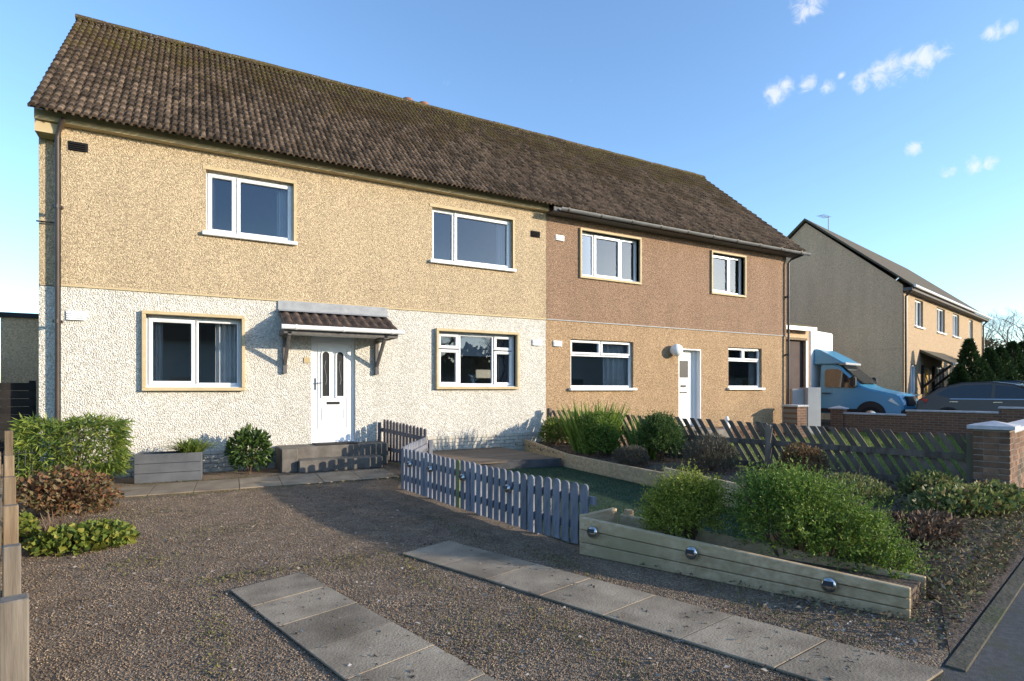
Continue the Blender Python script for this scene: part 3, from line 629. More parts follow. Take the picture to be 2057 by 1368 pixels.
# chimney behind the ridge
b = MB(); b.box(4.9-XL,6.1-XL,RY+.55-D,RY+1.15-D,8.2,9.27); ch = b.build('chimney','cream_dash',house_a)
for x in (5.25,5.72):
    b = MB(); b.lathe([(.13,0),(.12,.24),(.15,.25),(.15,.32),(.11,.33)], (x-XL,RY+.85-D,9.27), 14); b.build('chimney_pot','terracotta',ch,smooth=True)
# ------------------------------------------------------------------ canopy over the white door
cn = thing('door_canopy', 'small tiled door canopy with white gutter on grey timber brackets', 'canopy', (1.31,D,2.3))
def cl(x, y, z): return (x-1.31, y-D, z-2.3)
cx0, cx1, cy1, cz0, cz1 = 1.33, 3.33, D-.66, 2.53, 2.83
b = MB(); b.add([cl(cx0,D,cz1-.03),cl(cx1,D,cz1-.03),cl(cx1,cy1,cz0-.03),cl(cx0,cy1,cz0-.03),cl(cx0,D,cz1-.07),cl(cx1,D,cz1-.07),cl(cx1,cy1,cz0-.07),cl(cx0,cy1,cz0-.07)],[(0,1,2,3),(7,6,5,4),(3,2,6,7),(0,3,7,4),(1,5,6,2),(0,4,5,1)]); rf = b.build('canopy_roof','grey_timber',cn)
pc = math.atan2(cz1-cz0, D-cy1); cme = tile_mesh('tile', 2.0/12, .41, 'canopy_tile', .04, .02)
for r in (0, 1):
    for c in range(12):
        t_ = .36*r; M = Matrix.Translation(cl(cx0+(c+.5)*2.0/12, cy1-.03+math.cos(pc)*t_, cz0+math.sin(pc)*t_+.0)) @ Matrix.Rotation(pc-.05,4,'X') @ Matrix.Rotation(rng.uniform(-.01,.01),4,'Z')
        link('tile', cme, rf, M)
b = MB(); b.add([cl(cx0-.02,D-.012,3.02),cl(cx1-.02,D-.012,3.02),cl(cx1,D-.02,2.86),cl(cx0-.02,D-.02,2.86),cl(cx1,D-.16,2.815),cl(cx0-.02,D-.16,2.815)],[(0,1,2,3),(3,2,4,5)]); b.build('lead_flashing','lead',cn)
b = MB(); b.box(cx0-1.31,cx1-1.31,cy1-D+.0,cy1-D+.03,cz0-.16-2.3,cz0-.04-2.3); b.box(cx0-1.31,cx0-1.28,cy1-D+.03,-.002,cz0-.16-2.3,cz0-.06-2.3); b.box(cx1-1.34,cx1-1.31,cy1-D+.03,-.002,cz0-.16-2.3,cz0-.06-2.3); b.build('canopy_fascia','grey_timber',cn)
b = MB(); b.box(cx0-1.28,cx1-1.34,cy1-D+.03,-.003,cz0-.135-2.3,cz0-.12-2.3); b.build('soffit','white_paint',cn)
b = MB(); b.tube([cl(cx0-.05,cy1-.075,cz0-.055),cl(cx1+.10,cy1-.075,cz0-.055)],.042,12); g = b.build('gutter','upvc',cn,smooth=True)
for x in (1.50,2.30,3.18): b = MB(); b.tube([cl(x,cy1-.075,cz0-.055),cl(x+.035,cy1-.075,cz0-.055)],.049,12); b.build('gutter_clip','upvc',g)
for x in (1.42,3.10):
    b = MB(); b.box(x-.035-1.31,x+.035-1.31,-.07,-.001,1.70-2.3,cz0-.15-2.3); br_ = b.build('bracket_post','grey_timber',cn,bevel=.004)
    b = MB(); b.bar(cl(x,D-.05,1.86),cl(x,D-.60,2.38),.055,.055); b.build('bracket_strut','grey_timber',br_,bevel=.004)
    b = MB(); b.box(x-.03-1.31,x+.03-1.31,-.66,-.07,2.345-2.3,2.395-2.3); b.build('bracket_arm','grey_timber',br_)
# ------------------------------------------------------------------ doorstep
ds = thing('doorstep', 'grey concrete doorstep with lower tread in front of the white door', 'steps', (1.27,10.2,0))
b = MB(); b.box(0,1.92,.30,.82,0,.40); b.build('landing','step_grey',ds,bevel=.012)
b = MB(); b.box(0,.26,.02,.298,0,.40); b.build('side_block','step_grey',ds,bevel=.012)
b = MB(); b.box(.262,1.70,-.10,.298,0,.20); b.build('tread','step_grey',ds,bevel=.012)
b = MB(); b.box(-.38,.38,-.2,.2,0,.018)
tag(b.build('doormat','mat_black',None,bevel=.006,xf=T(2.27,10.80,.40)),'dark rubber doormat lying at the foot of the white door','doormat')
# ------------------------------------------------------------------ fences
def picket(w, h, t, top=.05):
    r = w/2; pts = [(-r,0),(r,0),(r,h-top)] + [(r*math.cos(a), h-top+top*math.sin(a)) for a in [math.pi*i/6 for i in range(1,6)]] + [(-r,h-top)]
    b = MB(); b.prism(pts, -t/2, t/2, 'y'); return b
def pick_fence(label, P, h0, h1, spacing, m, name='picket_fence', w=.086, special=(), base=.03, rail_side=1):
    f = thing(name, label, 'fence', (P[0][0],P[0][1],0)); seg = [(Vector((*P[i],0)), Vector((*P[i+1],0))) for i in range(len(P)-1)]; L_ = sum((b_-a).length for a, b_ in seg); n = int(L_/spacing); o = Vector((P[0][0],P[0][1],0)); me = None; s_ = spacing/2
    for k_ in range(n):
        t = s_ + k_*spacing
        for a, b_ in seg:
            if t <= (b_-a).length: break
            t -= (b_-a).length
        d = (b_-a).normalized(); p = a + d*t - o; rz = math.atan2(d.y, d.x); h = h0+(h1-h0)*k_/max(1,n-1)
        M = T(p.x, p.y, base+rng.uniform(-.006,.006), rz) @ Matrix.Diagonal((1,1,h,1)) @ Matrix.Rotation(rng.uniform(-.012,.012),4,'Y')
        mm = 'picket_green' if k_ in special else m
        if mm != m: q = picket(w, 1., .018, .06).build('picket', mm, f, xf=M)
        elif me is None: q = picket(w, 1., .018, .06).build('picket', m, f, xf=M); me = q.data
        else: link('picket', me, f, M)
    for fr in (.30, .74):
        for a, b_ in seg:
            d = (b_-a).normalized(); off = Vector((-d.y, d.x, 0))*.028*rail_side; q = MB(); za = base+h0*fr
            q.bar(a-o+off+Vector((0,0,za)), b_-o+off+Vector((0,0,base+h1*fr)), .03, .07); q.build('rail', m, f)
    for a in [seg[0][0]] + [s_[1] for s_ in seg[:-1]]:
        d = (seg[0][1]-seg[0][0]).normalized(); off = Vector((-d.y, d.x, 0))*.08*rail_side; p = a-o+off
        q = MB(); q.box(-.03,.03,-.03,.03,0,h0*.96); q.build('post', m, f, xf=T(p.x,p.y,0))
    return f
PF = [(2.52,7.70),(2.62,6.90),(2.74,5.75),(2.87,4.75),(3.03,3.98)]
pick_fence('low blue-grey round-topped picket fence carrying four steel solar lights beside the gravel', PF, .57, .55, .116, 'picket_blue', special=(13,), rail_side=1)
pick_fence('pale sunlit short run of picket fence angled back towards the house wall', [(3.48,9.30),(2.52,7.72)], .56, .57, .116, 'picket_blue', rail_side=1)
pick_fence('dark grey picket gate standing between the doorstep and the decking', [(3.22,10.95),(3.52,9.35)], .80, .70, .125, 'picket_dark', name='picket_gate', rail_side=-1)
# diagonal slat fence
FA, FB = Vector((7.12,10.9,0)), Vector((8.74,3.45,0)); fd = (FB-FA).normalized(); fl = (FB-FA).length
df = thing('slat_fence', 'weathered dark fence of leaning diagonal slats between the two front gardens', 'fence', FA, math.atan2(fd.y, fd.x))
n = int(fl/.145)+4; sl = None
for i in range(n):
    H = .90 - .12*min(1,i/52); x = .02 + i*.145; lean = .62*rng.uniform(.94,1.06)
    w = .088; h0 = max(0, (x-fl+.05)/lean); H1 = min(H, (x-.03)/lean)
    if H1-h0 < .06 or i in (9, 31): continue
    b = MB(); pts = [(-w/2-h0*lean,h0),(w/2-h0*lean,h0),(w/2-H1*lean,H1),(-w/2-H1*lean,H1)]; b.prism(pts,-.011,.011,'y')
    b.build('slat','old_wood',df,xf=T(x,rng.uniform(-.004,.004),.05+rng.uniform(-.015,.015)))
for z in (.13,.50):
    b = MB(); b.box(-.0,fl,-.055,-.012,z,z+.085); b.build('rail','old_wood',df)
for x in (.02,2.6,fl*.655,fl-.05):
    b = MB(); b.box(x-.045,x+.045,-.15,-.056,0,.84 if x > .1 else .98); b.build('post','old_wood',df,bevel=.006)
# left boundary fence, perpendicular to the street
bf = thing('boundary_fence', 'rough timber boundary fence of sawn posts and boards along the left of the drive', 'fence', (-.62,2.9,0), R(102.5))
for x, h, w, m in ((.0,.60,.11,'grey_wood'),(1.20,.56,.095,'grey_wood'),(2.25,.62,.10,'raw_wood'),(3.6,.66,.10,'raw_wood'),(5.0,.72,.10,'raw_wood'),(6.45,.90,.10,'raw_wood')):
    b = MB(); w *= .82; b.box(x-w/2,x+w/2,-w/2,w/2,0,h); b.build('post',m,bf,bevel=.006)
for i in range(34):
    x = .12+i*.19; b = MB(); b.box(x-.07,x+.07,.066+rng.uniform(0,.006),.088,.04,.50+rng.uniform(-.05,.05)+(.12 if i > 22 else 0)); b.build('board','grey_wood' if i < 9 else 'raw_wood',bf,bevel=.003)
for z in (.18,.42):
    b = MB(); b.box(0,6.5,.0505,.066,z,z+.07); b.build('rail','raw_wood',bf)
rl = thing('metal_railing', 'small black metal railing between hedge and timber boundary fence', 'railing', (-2.22,9.6,0))
for i in range(6): b = MB(); b.tube([(i*.07,0,0),(i*.07,0,.62)],.008,6); b.build('railing_bar','van_black',rl)
for z in (.08,.58): b = MB(); b.tube([(-.05,0,z),(.40,0,z)],.009,6); b.build('railing_rail','van_black',rl)
sg = thing('side_gate', 'tall dark boarded gate across the passage beside the house', 'gate', (-3.6,11.55,0))
for i in range(12): b = MB(); b.box(0,1.40,-.012,.012,.02+i*.125,.138+i*.125); b.build('board','black_wood',sg)
for x in (.05,.75,1.35): b = MB(); b.box(x-.04,x+.04,.013,.06,0,1.55); b.build('batten','black_wood',sg)
ob_ = thing('outbuilding', 'flat-roofed brown roughcast outbuilding behind the left gable', 'outbuilding', (-3.30,14.5,0))
b = MB(); b.box(0,2.5,0,3,0,2.82); b.build('wall','far_dash',ob_)
b = MB(); b.box(-.05,2.55,-.06,3.05,2.82,2.91); b.build('roof','van_black',ob_)
gw = thing('garden_wall', 'low brown rendered garden wall with dark coping left of the outbuilding', 'wall', (-5.6,13.2,0))
b = MB(); b.box(0,2.25,0,.2,0,2.05); b.build('wall','ochre_dash',gw)
b = MB(); b.box(-.03,2.30,-.04,.24,2.05,2.13); b.build('coping','far_dash',gw)
# ------------------------------------------------------------------ decking, sleepers, raised planter
dk = thing('decking', 'low timber deck with dark edge boards against the painted brick base', 'decking', (3.55,8.6,0))
for i in range(16):
    y0 = .18+i*.145; b = MB(); xo = 2.28 if True else 0; b.box(.10 if i < 4 else .02, xo, y0, y0+.137, .125, .15)
    if y0+.137 < 2.40: b.build('deck_board','deck',dk)
b = MB(); b.bar((.06,.42,.085),(2.27,.0,.085),.03,.15); b.build('edge_board','deck_edge',dk)
b = MB(); b.prism([(.07,.44),(2.27,.02),(2.27,.2),(.1,.5)],.10,.149,'z'); b.build('edge_filler','deck',dk)
def sleeper_wall(name, label, P, z0, z1, rows, th=.05, m='sleeper', sink=0.):
    w = thing(name, label, 'sleeper wall', (P[0][0],P[0][1],0)); o = Vector((P[0][0],P[0][1],0))
    for i in range(len(P)-1):
        a, b_ = Vector((*P[i],0))-o, Vector((*P[i+1],0))-o
        for r in range(rows):
            ha = (z1[i]-z0)/rows; hb = (z1[i+1]-z0)/rows; d = (b_-a).normalized(); s_ = Vector((-d.y,d.x,0))*th/2; q = MB()
            A0, A1, B0, B1 = z0+ha*r+.002, z0+ha*(r+1)-.003, z0+hb*r+.002, z0+hb*(r+1)-.003
            q.add([a-s_+Vector((0,0,A0)),a+s_+Vector((0,0,A0)),a+s_+Vector((0,0,A1)),a-s_+Vector((0,0,A1)),b_-s_+Vector((0,0,B0)),b_+s_+Vector((0,0,B0)),b_+s_+Vector((0,0,B1)),b_-s_+Vector((0,0,B1))],[(0,1,2,3),(7,6,5,4),(0,4,5,1),(1,5,6,2),(2,6,7,3),(3,7,4,0)])
            q.build('sleeper', m, w, bevel=.006)
    return w
sleeper_wall('sleeper_edging','long timber sleeper edging between turf lawn and flower bed, running from the house wall',[(6.45,10.98),(5.88,8.5),(5.82,7.2),(5.78,5.95)],0,[.30,.25,.24,.24],1)
sleeper_wall('sleeper_edging','taller two-board sleeper edging behind the round shrubs',[(5.76,5.93),(5.55,4.45),(5.2,3.0)],0,[.32,.31,.28],2)
pl = thing('raised_planter','long raised planter of pale timber sleepers with three steel solar lights','planter',(2.88,3.99,0))
def pbar(p, q, za, zb, rows, name='sleeper', th=.05):
    a, b_ = Vector((p[0]-2.88,p[1]-3.99,0)), Vector((q[0]-2.88,q[1]-3.99,0)); d = (b_-a).normalized(); s_ = Vector((-d.y,d.x,0))*th/2
    for r in range(rows):
        A0, A1, B0, B1 = za*r/rows+.002, za*(r+1)/rows-.003, zb*r/rows+.002, zb*(r+1)/rows-.003; q_ = MB(); Z = lambda v: Vector((0,0,v))
        q_.add([a-s_+Z(A0),a+s_+Z(A0),a+s_+Z(A1),a-s_+Z(A1),b_-s_+Z(B0),b_+s_+Z(B0),b_+s_+Z(B1),b_-s_+Z(B1)],[(0,1,2,3),(7,6,5,4),(0,4,5,1),(1,5,6,2),(2,6,7,3),(3,7,4,0)]); q_.build(name,'sleeper',pl,bevel=.006)
pbar((2.90,3.99),(3.84,1.86),.325,.20,3); pbar((2.93,4.02),(3.40,4.14),.33,.32,2); pbar((3.43,4.10),(4.32,2.0),.27,.15,2)
b = MB(); b.box(-.03,.03,-.03,.03,0,.31); b.build('corner_post','sleeper',pl,xf=T(.60,.05,0))
b = MB(); b.prism([(.06,-.06),(.50,.08),(1.40,-1.98),(.99,-2.08)],.0,.12,'z'); b.build('planter_soil','soil',pl)
b = MB(); b.prism([(4.15,2.95),(4.45,2.75),(4.5,2.95),(4.25,3.15)],0.,.22,'z'); tag(b.build('timber_offcut','sleeper',None,bevel=.01),'short sleeper offcut lying between the two round shrubs','timber')
# solar lights
def solar_light(p, n, label, grp, r=.05):
    t = thing('solar_light', label, 'solar light', p, math.atan2(n.y, n.x)+R(90), grp)
    b = MB(); b.lathe([(r*.75,-.004),(r,.004),(r,.016),(r*.9,.032),(r*.62,.046),(r*.2,.052)],(0,0,0),16,'y'); b.build('dome','chrome',t,smooth=True)
    b = MB(); b.add([(-r*.62,-.044,.0),(r*.62,-.044,.0),(r*.55,-.034,r*.62),(-r*.55,-.034,r*.62),(-r*.62,-.06,.004),(r*.62,-.06,.004),(r*.55,-.05,r*.66),(-r*.55,-.05,r*.66)],[(4,5,6,7),(0,4,7,3),(1,2,6,5),(0,1,5,4),(3,7,6,2)]); b.build('solar_cell','van_black',t)
for t_ in (.085,.24,.455,.69):
    i = t_*(len(PF)-1); s_ = t_*3.78; acc = 0
    for j in range(len(PF)-1):
        a, b_ = Vector((*PF[j],0)), Vector((*PF[j+1],0)); l_ = (b_-a).length
        if acc + l_ >= s_: break
        acc += l_
    d = (b_-a).normalized(); nn = Vector((d.y,-d.x,0)); p = a + d*(s_-acc) + nn*.012
    solar_light((p.x,p.y,.40),nn,'round steel solar light fixed to the blue-grey picket fence','solar lights on the picket fence',.047)
d = Vector((.94,-2.13,0)).normalized(); nn = Vector((d.y,-d.x,0))
for s_, z in ((.14,.215),(.98,.185),(1.89,.135)):
    p = Vector((2.90,3.99,0)) + d*s_ + nn*.028; solar_light((p.x,p.y,z),nn,'round steel solar light fixed to the pale sleeper planter','solar lights on the planter',.052)
# ------------------------------------------------------------------ plants
def stems(b, base, n, h, spread, r=.006):
    for i in range(n):
        a = rng.uniform(0,6.28); q = rng.uniform(.2,1)*spread; b.tube([(0,0,-.02),(math.cos(a)*q*.5,math.sin(a)*q*.5,h*.5),(math.cos(a)*q,math.sin(a)*q,h)],[r*1.5,r,r*.5],5)
def shrub(name, label, loc, r, n, m, ls=(.02,.035), ws=.5, cat='shrub', zc=None, lump=.2, shell=.5, outward=.6, upb=.5, group=None):
    t = thing(name, label, cat, loc, 0, group); zc = r[2]*.92 if zc is None else zc
    C, dr = ball_pts(n, (0,0,zc), r, shell, lump); C[:,2] = np.where(C[:,2] < .01, nr.uniform(.01, zc, n), C[:,2])
    Dv = dr*outward + nr.normal(size=(n,3))*.6 + np.array([0,0,upb]); l_ = nr.uniform(ls[0],ls[1],n)
    V, F = leaves(C, Dv, l_, l_*ws); soup('foliage', V, F, m, t)
    b = MB(); stems(b, loc, 16, zc*1.5, min(r[0],r[1])*.75); b.build('stem','twig',t); return t
def sprig_shrub(name, label, loc, lobes, n, m, ln=(.09,.20), leaf=(.018,.034), per=11, ws=.42, cat='shrub'):
    """short upright twigs, each with a row of leaves, rooted through several lobes"""
    t = thing(name, label, cat, loc); C, Dv, Ls = [], [], []; tw = MB()
    tot = sum(l[3]**2 for l in lobes)
    for (x, y, z, r, sq) in lobes:
        k = int(n*r*r/tot); d = unit(nr.normal(size=(k,3))); d[:,2] = np.where(d[:,2] < -.55, -d[:,2], d[:,2])
        bump = 1 + .16*np.sin(d[:,0]*5+x*9)*np.sin(d[:,1]*6+y*7) + .10*nr.normal(size=k)
        p = np.array([x,y,z]) + d*np.array([r,r,r*sq])*(.45+.42*nr.random(k)**.5)[:,None]*bump[:,None]
        g = unit(d*.8 + np.array([0,0,.75]) + nr.normal(size=(k,3))*.38); L_ = nr.uniform(ln[0],ln[1],k)*nr.choice([1,1,1,1.35],k)
        for j in range(per):
            f_ = (j+.5)/per; C.append(p + g*(L_*f_)[:,None] + np.array([0,0,-1])*(.03*f_**2)); Dv.append(g*.7 + nr.normal(size=(k,3))*.65); Ls.append(nr.uniform(leaf[0],leaf[1],k)*(1.1-.35*f_))
    C = np.concatenate(C); Dv = np.concatenate(Dv); Ls = np.concatenate(Ls); ok = C[:,2] > .005; V, F = leaves(C[ok], Dv[ok], Ls[ok], Ls[ok]*ws); soup('foliage', V, F, m, t)
    for (x, y, z, r, sq) in lobes:
        for i in range(14):
            a = rng.uniform(0,6.28); q = rng.uniform(.2,.95)*r; tw.tube([(x*.5,y*.5,-.02),(x+math.cos(a)*q*.5,y+math.sin(a)*q*.5,z*.8),(x+math.cos(a)*q,y+math.sin(a)*q,z+r*sq*rng.uniform(.3,1.12))],[.008,.005,.002],4)
    tw.build('stem', 'twig', t); return t
sprig_shrub('round_shrub','small rounded yellow-green shrub growing in the sleeper planter',(3.60,3.48,.10),[(0,0,.27,.29,.95),(.10,-.05,.34,.2,.9),(-.12,.04,.2,.2,.9)],1700,'leaf_box')
sprig_shrub('round_shrub','broad loose bright green shrub spilling over the sleeper planter',(4.06,2.72,.04),[(0,.05,.34,.44,.85),(.22,-.22,.22,.34,.75),(-.12,.18,.42,.3,.9),(.18,.22,.44,.26,.85),(.26,-.44,.10,.2,.7)],3300,'leaf_box_green')
shrub('low_shrub','sprawling grey-green low shrub beside the broad bright green one',(4.75,2.85,.05),(.42,.38,.26),9000,'leaf_grey',(.014,.03),zc=.2,lump=.25)
sprig_shrub('dark_shrub','dense dark green rounded shrub against the slat fence',(7.02,7.35,.16),[(0,0,.34,.38,1.0),(.05,.05,.55,.25,.9)],1700,'leaf_dark',leaf=(.025,.045))
sprig_shrub('leafy_shrub','mid green bushy plant below the sword leaves by the sleeper edging',(6.50,8.35,.15),[(0,0,.30,.36,1.0),(.1,.2,.5,.3,.9)],1300,'leaf_box_green',leaf=(.03,.055))
shrub('lavender_bush','grey twiggy lavender bush in front of the slat fence',(6.95,6.15,.15),(.50,.45,.34),9000,'leaf_grey',(.025,.06),.22,zc=.25,lump=.3,shell=.3,upb=1.0)
shrub('heather_clump','dull grey heather clump by the sleeper edging',(6.25,7.2,.15),(.30,.30,.2),5000,'leaf_grey',(.02,.045),.25,zc=.15,upb=.8)
shrub('bronze_shrub','low reddish brown shrub against the slat fence post',(7.6,5.1,.12),(.38,.34,.3),4200,'leaf_autumn',(.025,.05),.5,zc=.24,shell=.3,lump=.3)
shrub('laurel_shrub','glossy dark green shrub against the white wall beside the doorstep',(.80,10.45,0),(.36,.28,.40),1500,'leaf_laurel',(.07,.13),.38,zc=.38,lump=.3,upb=.2,outward=.9)
shrub('climber_clump','straggly variegated plant at the corner of the decking',(6.85,10.35,.18),(.40,.36,.34),2600,'leaf_bamboo',(.05,.12),.2,zc=.30,lump=.35,shell=.3)
def blade_plant(name,label,loc,n,ln,wd,spread,m,droop=.35,up=1.,rad=.12,cat='plant'):
    t = thing(name,label,cat,loc); a = nr.random(n)*6.283; rr = nr.random(n)**.5*rad
    C = np.stack([np.cos(a)*rr,np.sin(a)*rr,np.zeros(n)],1); Dv = np.stack([np.cos(a)*spread*nr.random(n),np.sin(a)*spread*nr.random(n),np.full(n,up)],1)+nr.normal(size=(n,3))*.1
    V,F = blades(C,Dv,nr.uniform(ln*.55,ln,n),wd,droop); soup('foliage',V,F,m,t); b = MB(); b.lathe([(rad*.7,-.03),(rad*.8,.03),(rad*.3,.07)],(0,0,0),10); b.build('crown','twig',t); return t
blade_plant('sword_leaf_plant','tall clump of upright sunlit sword-shaped leaves before the brown wall',(6.80,8.95,.17),300,1.30,.055,.5,'leaf_iris',.16,1.,.36)
blade_plant('sword_leaf_plant','smaller clump of upright leaves poking above the dark shrub',(7.15,7.75,.17),130,1.10,.042,.45,'leaf_iris',.2,1.,.24)
blade_plant('grass_clump','arching bright grass tuft growing in the grey planter box',(-.05,10.30,.40),260,.62,.016,1.0,'leaf_bamboo',.55,.9,.14)
blade_plant('dry_stalks','clump of dry tan cut stalks at the foot of the autumn shrub',(-1.15,6.95,0),120,.32,.012,1.2,'leaf_dead',.2,.8,.20)
# bamboo hedge, autumn shrub and geraniums on the left
def box_hedge(name,label,loc,half,n,m,ls,ws,zc,droop,cat='shrub'):
    t = thing(name,label,cat,loc); P = nr.uniform(-1,1,size=(n,3)); ax = nr.integers(0,3,n); sg_ = np.where(nr.random(n)<.5,-1,1); msk = nr.random(n)<.72
    for k_ in range(3): sel = msk&(ax==k_); P[sel,k_] = sg_[sel]*nr.uniform(.82,1.08,sel.sum())
    C = P*np.array(half)*(1+.07*np.sin(P[:,[1,2,0]]*5))+np.array([0,0,zc]); Dv = P*np.array([.7,.7,.2])+nr.normal(size=(n,3))*.55+np.array([0,0,-droop]); l_ = nr.uniform(*ls,n)
    V,F = leaves(C,Dv,l_,l_*ws,bend=.1); soup('foliage',V,F,m,t); b = MB(); stems(b,loc,22,zc+half[2]*.7,half[0]*.8,.006); b.build('stem','twig',t); return t
box_hedge('bamboo_hedge','clipped block of narrow-leaved green bamboo against the house corner',(-1.47,10.0,0),(.53,.38,.36),7000,'leaf_bamboo',(.07,.15),.17,.60,.25)
shrub('autumn_shrub','bronze and red leaved shrub in front of the bamboo',(-1.28,8.15,0),(.60,.55,.32),3000,'leaf_autumn',(.04,.075),.6,zc=.22,lump=.5,shell=.15,upb=.1)
shrub('geranium_patch','low patch of yellow-green lobed leaves at the edge of the gravel',(-.88,6.35,0),(.42,.36,.13),1300,'leaf_geranium',(.04,.075),.9,zc=.07,lump=.3,upb=.3)
shrub('geranium_patch','small tuft of yellow-green leaves beside the boundary fence post',(-1.42,6.75,0),(.16,.2,.18),320,'leaf_geranium',(.04,.07),.9,zc=.1,lump=.3,upb=.3)
# rough growth in the front corner bed
shrub('ivy_patch','sprawling pale ivy-like plants at the foot of the brick pier',(7.35,2.98,.06),(1.15,.42,.22),4200,'leaf_ivy',(.035,.075),.75,zc=.12,lump=.4,shell=.25,upb=.5,cat='plant')
shrub('bracken_patch','heap of brown dead fern fronds by the kerb',(5.75,2.75,.03),(.62,.38,.17),5200,'leaf_dead',(.03,.09),.3,zc=.08,lump=.4,shell=.1,cat='plant')
shrub('weed_patch','green and brown weeds below the middle of the slat fence',(6.7,3.95,.06),(.85,.6,.26),5200,'leaf_ivy',(.025,.06),.5,zc=.10,lump=.4,shell=.1,cat='plant')
shrub('weed_patch','grey-green trailing weeds between the broad shrub and the bracken',(5.35,3.35,.05),(.6,.45,.26),4800,'leaf_grey',(.025,.07),.35,zc=.12,lump=.4,shell=.1,cat='plant')
shrub('weed_patch','yellowing weeds at the end of the slat fence near the pier',(7.9,3.6,.05),(.55,.4,.26),3600,'leaf_ivy',(.03,.07),.6,zc=.1,lump=.4,shell=.1,cat='plant')
shrub('ivy_patch','small trailing plant rooted under the brick front wall',(9.3,3.0,.0),(.4,.18,.24),900,'leaf_ivy',(.04,.08),.7,zc=.1,lump=.4,shell=.1,cat='plant')
blade_plant('dry_stalks','thin dry stalks standing above the weeds by the slat fence',(6.9,4.3,.05),70,.62,.007,.9,'leaf_dead',.1,1.,.4)
n = 6000; u = nr.uniform(3.75,9.2,n); v = .76+nr.random(n)**1.4*2.0; C = np.stack([U.x*u+NV.x*v,U.y*u+NV.y*v,np.full(n,.03)],1); d = nr.normal(size=(n,3)); d[:,2] = np.abs(d[:,2])*.4
l_ = nr.uniform(.015,.045,n); V,F = leaves(C,d,l_,l_*.5,up=(0,0,1)); tag(soup('verge_litter',V,F,'leaf_cover',kind='stuff'),'brown and frosted fallen leaves over the soil along the kerb','leaf litter')
C = np.stack([nr.uniform(5.9,8.4,2600),nr.uniform(3.2,10.6,2600),np.full(2600,.2)],1); C[:,2] = .19-.02*(10-C[:,1])*.8+.03; d = nr.normal(size=(2600,3)); d[:,2] = np.abs(d[:,2])*.5
V,F = leaves(C,d,nr.uniform(.03,.08,2600),nr.uniform(.012,.03,2600)); tag(soup('bed_litter',V,F,'leaf_dead',kind='stuff'),'dead leaves and stems over the flower bed soil','leaf litter')
n = 90000; P = np.stack([nr.uniform(2.7,5.8,n),nr.uniform(2.4,9.1,n),np.full(n,.006)],1); P = P[(P[:,0] > 2.62+(7.7-P[:,1])*.12) & ((P[:,0]-2.9)*2.13+(P[:,1]-3.99)*.94 > 1.3)]
V,F = leaves(P,nr.normal(size=(len(P),3))*.5+np.array([0,0,1.]),nr.uniform(.012,.026,len(P)),.004); leafmat('blade_turf',[(.02,.05,.028),(.035,.075,.042),(.055,.10,.05)]); tag(soup('turf_pile',V,F,'blade_turf',kind='stuff'),'short green blades of the artificial lawn','grass')
n = 60000; t_ = nr.random(n); w_ = nr.random(n); P = np.stack([7.4+(8.9-7.4)*t_+w_*(11.5-.5*t_),10.7-7.0*t_+w_*(.5+1.2*t_),np.zeros(n)],1)
V,F = leaves(P,nr.normal(size=(n,3))*.45+np.array([0,0,1.]),nr.uniform(.03,.07,n),.008); leafmat('blade_lawn',[(.11,.17,.03),(.20,.27,.05),(.30,.35,.08)]); tag(soup('lawn_grass',V,F,'blade_lawn',kind='stuff'),'short sunlit grass of the neighbouring front lawn','grass')
# planter box by the wall
pb = thing('planter_box','grey painted timber planter box against the white wall','planter',(-.79,10.12,0),R(-3))
for (x0,x1,y0,y1,nm) in ((0,.88,0,.025,'front_board'),(0,.88,.375,.40,'back_board'),(0,.025,.026,.374,'end_board'),(.855,.88,.026,.374,'end_board')):
    for r in range(3): b = MB(); b.box(x0,x1,y0,y1,.005+r*.145,.145+r*.145); b.build(nm,'planter_grey',pb,bevel=.004)
b = MB(); b.box(.026,.854,.026,.374,.02,.39); b.build('planter_soil','soil',pb)
# ------------------------------------------------------------------ brick pier, walls
def brick_box(parent, x0, x1, y0, y1, z0, z1, bl_=.215, bh=.065, faces='all'):
    core = MB(); core.box(x0+.008,x1-.008,y0+.008,y1-.008,z0,z1-.004); core.build('mortar_core','mortar',parent)
    z = z0; r = 0; cache = {}
    while z < z1-.03:
        h = min(bh, z1-z-.003)
        for (ax, lo, hi, oth0, oth1) in (('x',x0,x1,y0,y1),):
            n = max(1,int(round((x1-x0)/(bl_+.01)))); L_ = (x1-x0)/n; off = 0 if r%2 == 0 else L_/2
            for (ya, yb) in ((y0,y0+.1),(y1-.1,y1)):
                x = x0-off
                while x < x1-.01:
                    a, c = max(x,x0), min(x+L_,x1)
                    if c-a > .03:
                        b = MB(); b.box(a+.004,c-.004,ya+rng.uniform(-.002,.002),yb,z,z+h); b.build('brick','brick',parent,bevel=.004)
                    x += L_
        if y1-y0 > .24:
            for xa, xb in ((x0,x0+.1),(x1-.1,x1)):
                b = MB(); b.box(xa+rng.uniform(-.002,.002)+(0 if xa==x0 else .003),xb-(.003 if xa==x0 else 0),y0+.104,y1-.104,z,z+h); b.build('brick','brick',parent,bevel=.004)
        z += bh+.01; r += 1
pr = thing('brick_pier','weathered brown brick gate pier with pale frosted cap at the end of the slat fence','pier',(8.62,3.08,0),A_ST)
brick_box(pr,0,.36,0,.36,0,.92)
b = MB(); b.box(-.05,.41,-.05,.41,.92,.965); b.add([(-.05,-.05,.965),(.41,-.05,.965),(.41,.41,.965),(-.05,.41,.965),(.18,.18,1.02)],[(0,1,4),(1,2,4),(2,3,4),(3,0,4)]); b.build('cap','coping',pr)
fw_ = thing('front_wall','sunlit brick front wall with pale coping running along the pavement from the pier','wall',(8.62+.37*U.x-.08*NV.x*-1,3.08+.37*U.y+.08,0),A_ST)
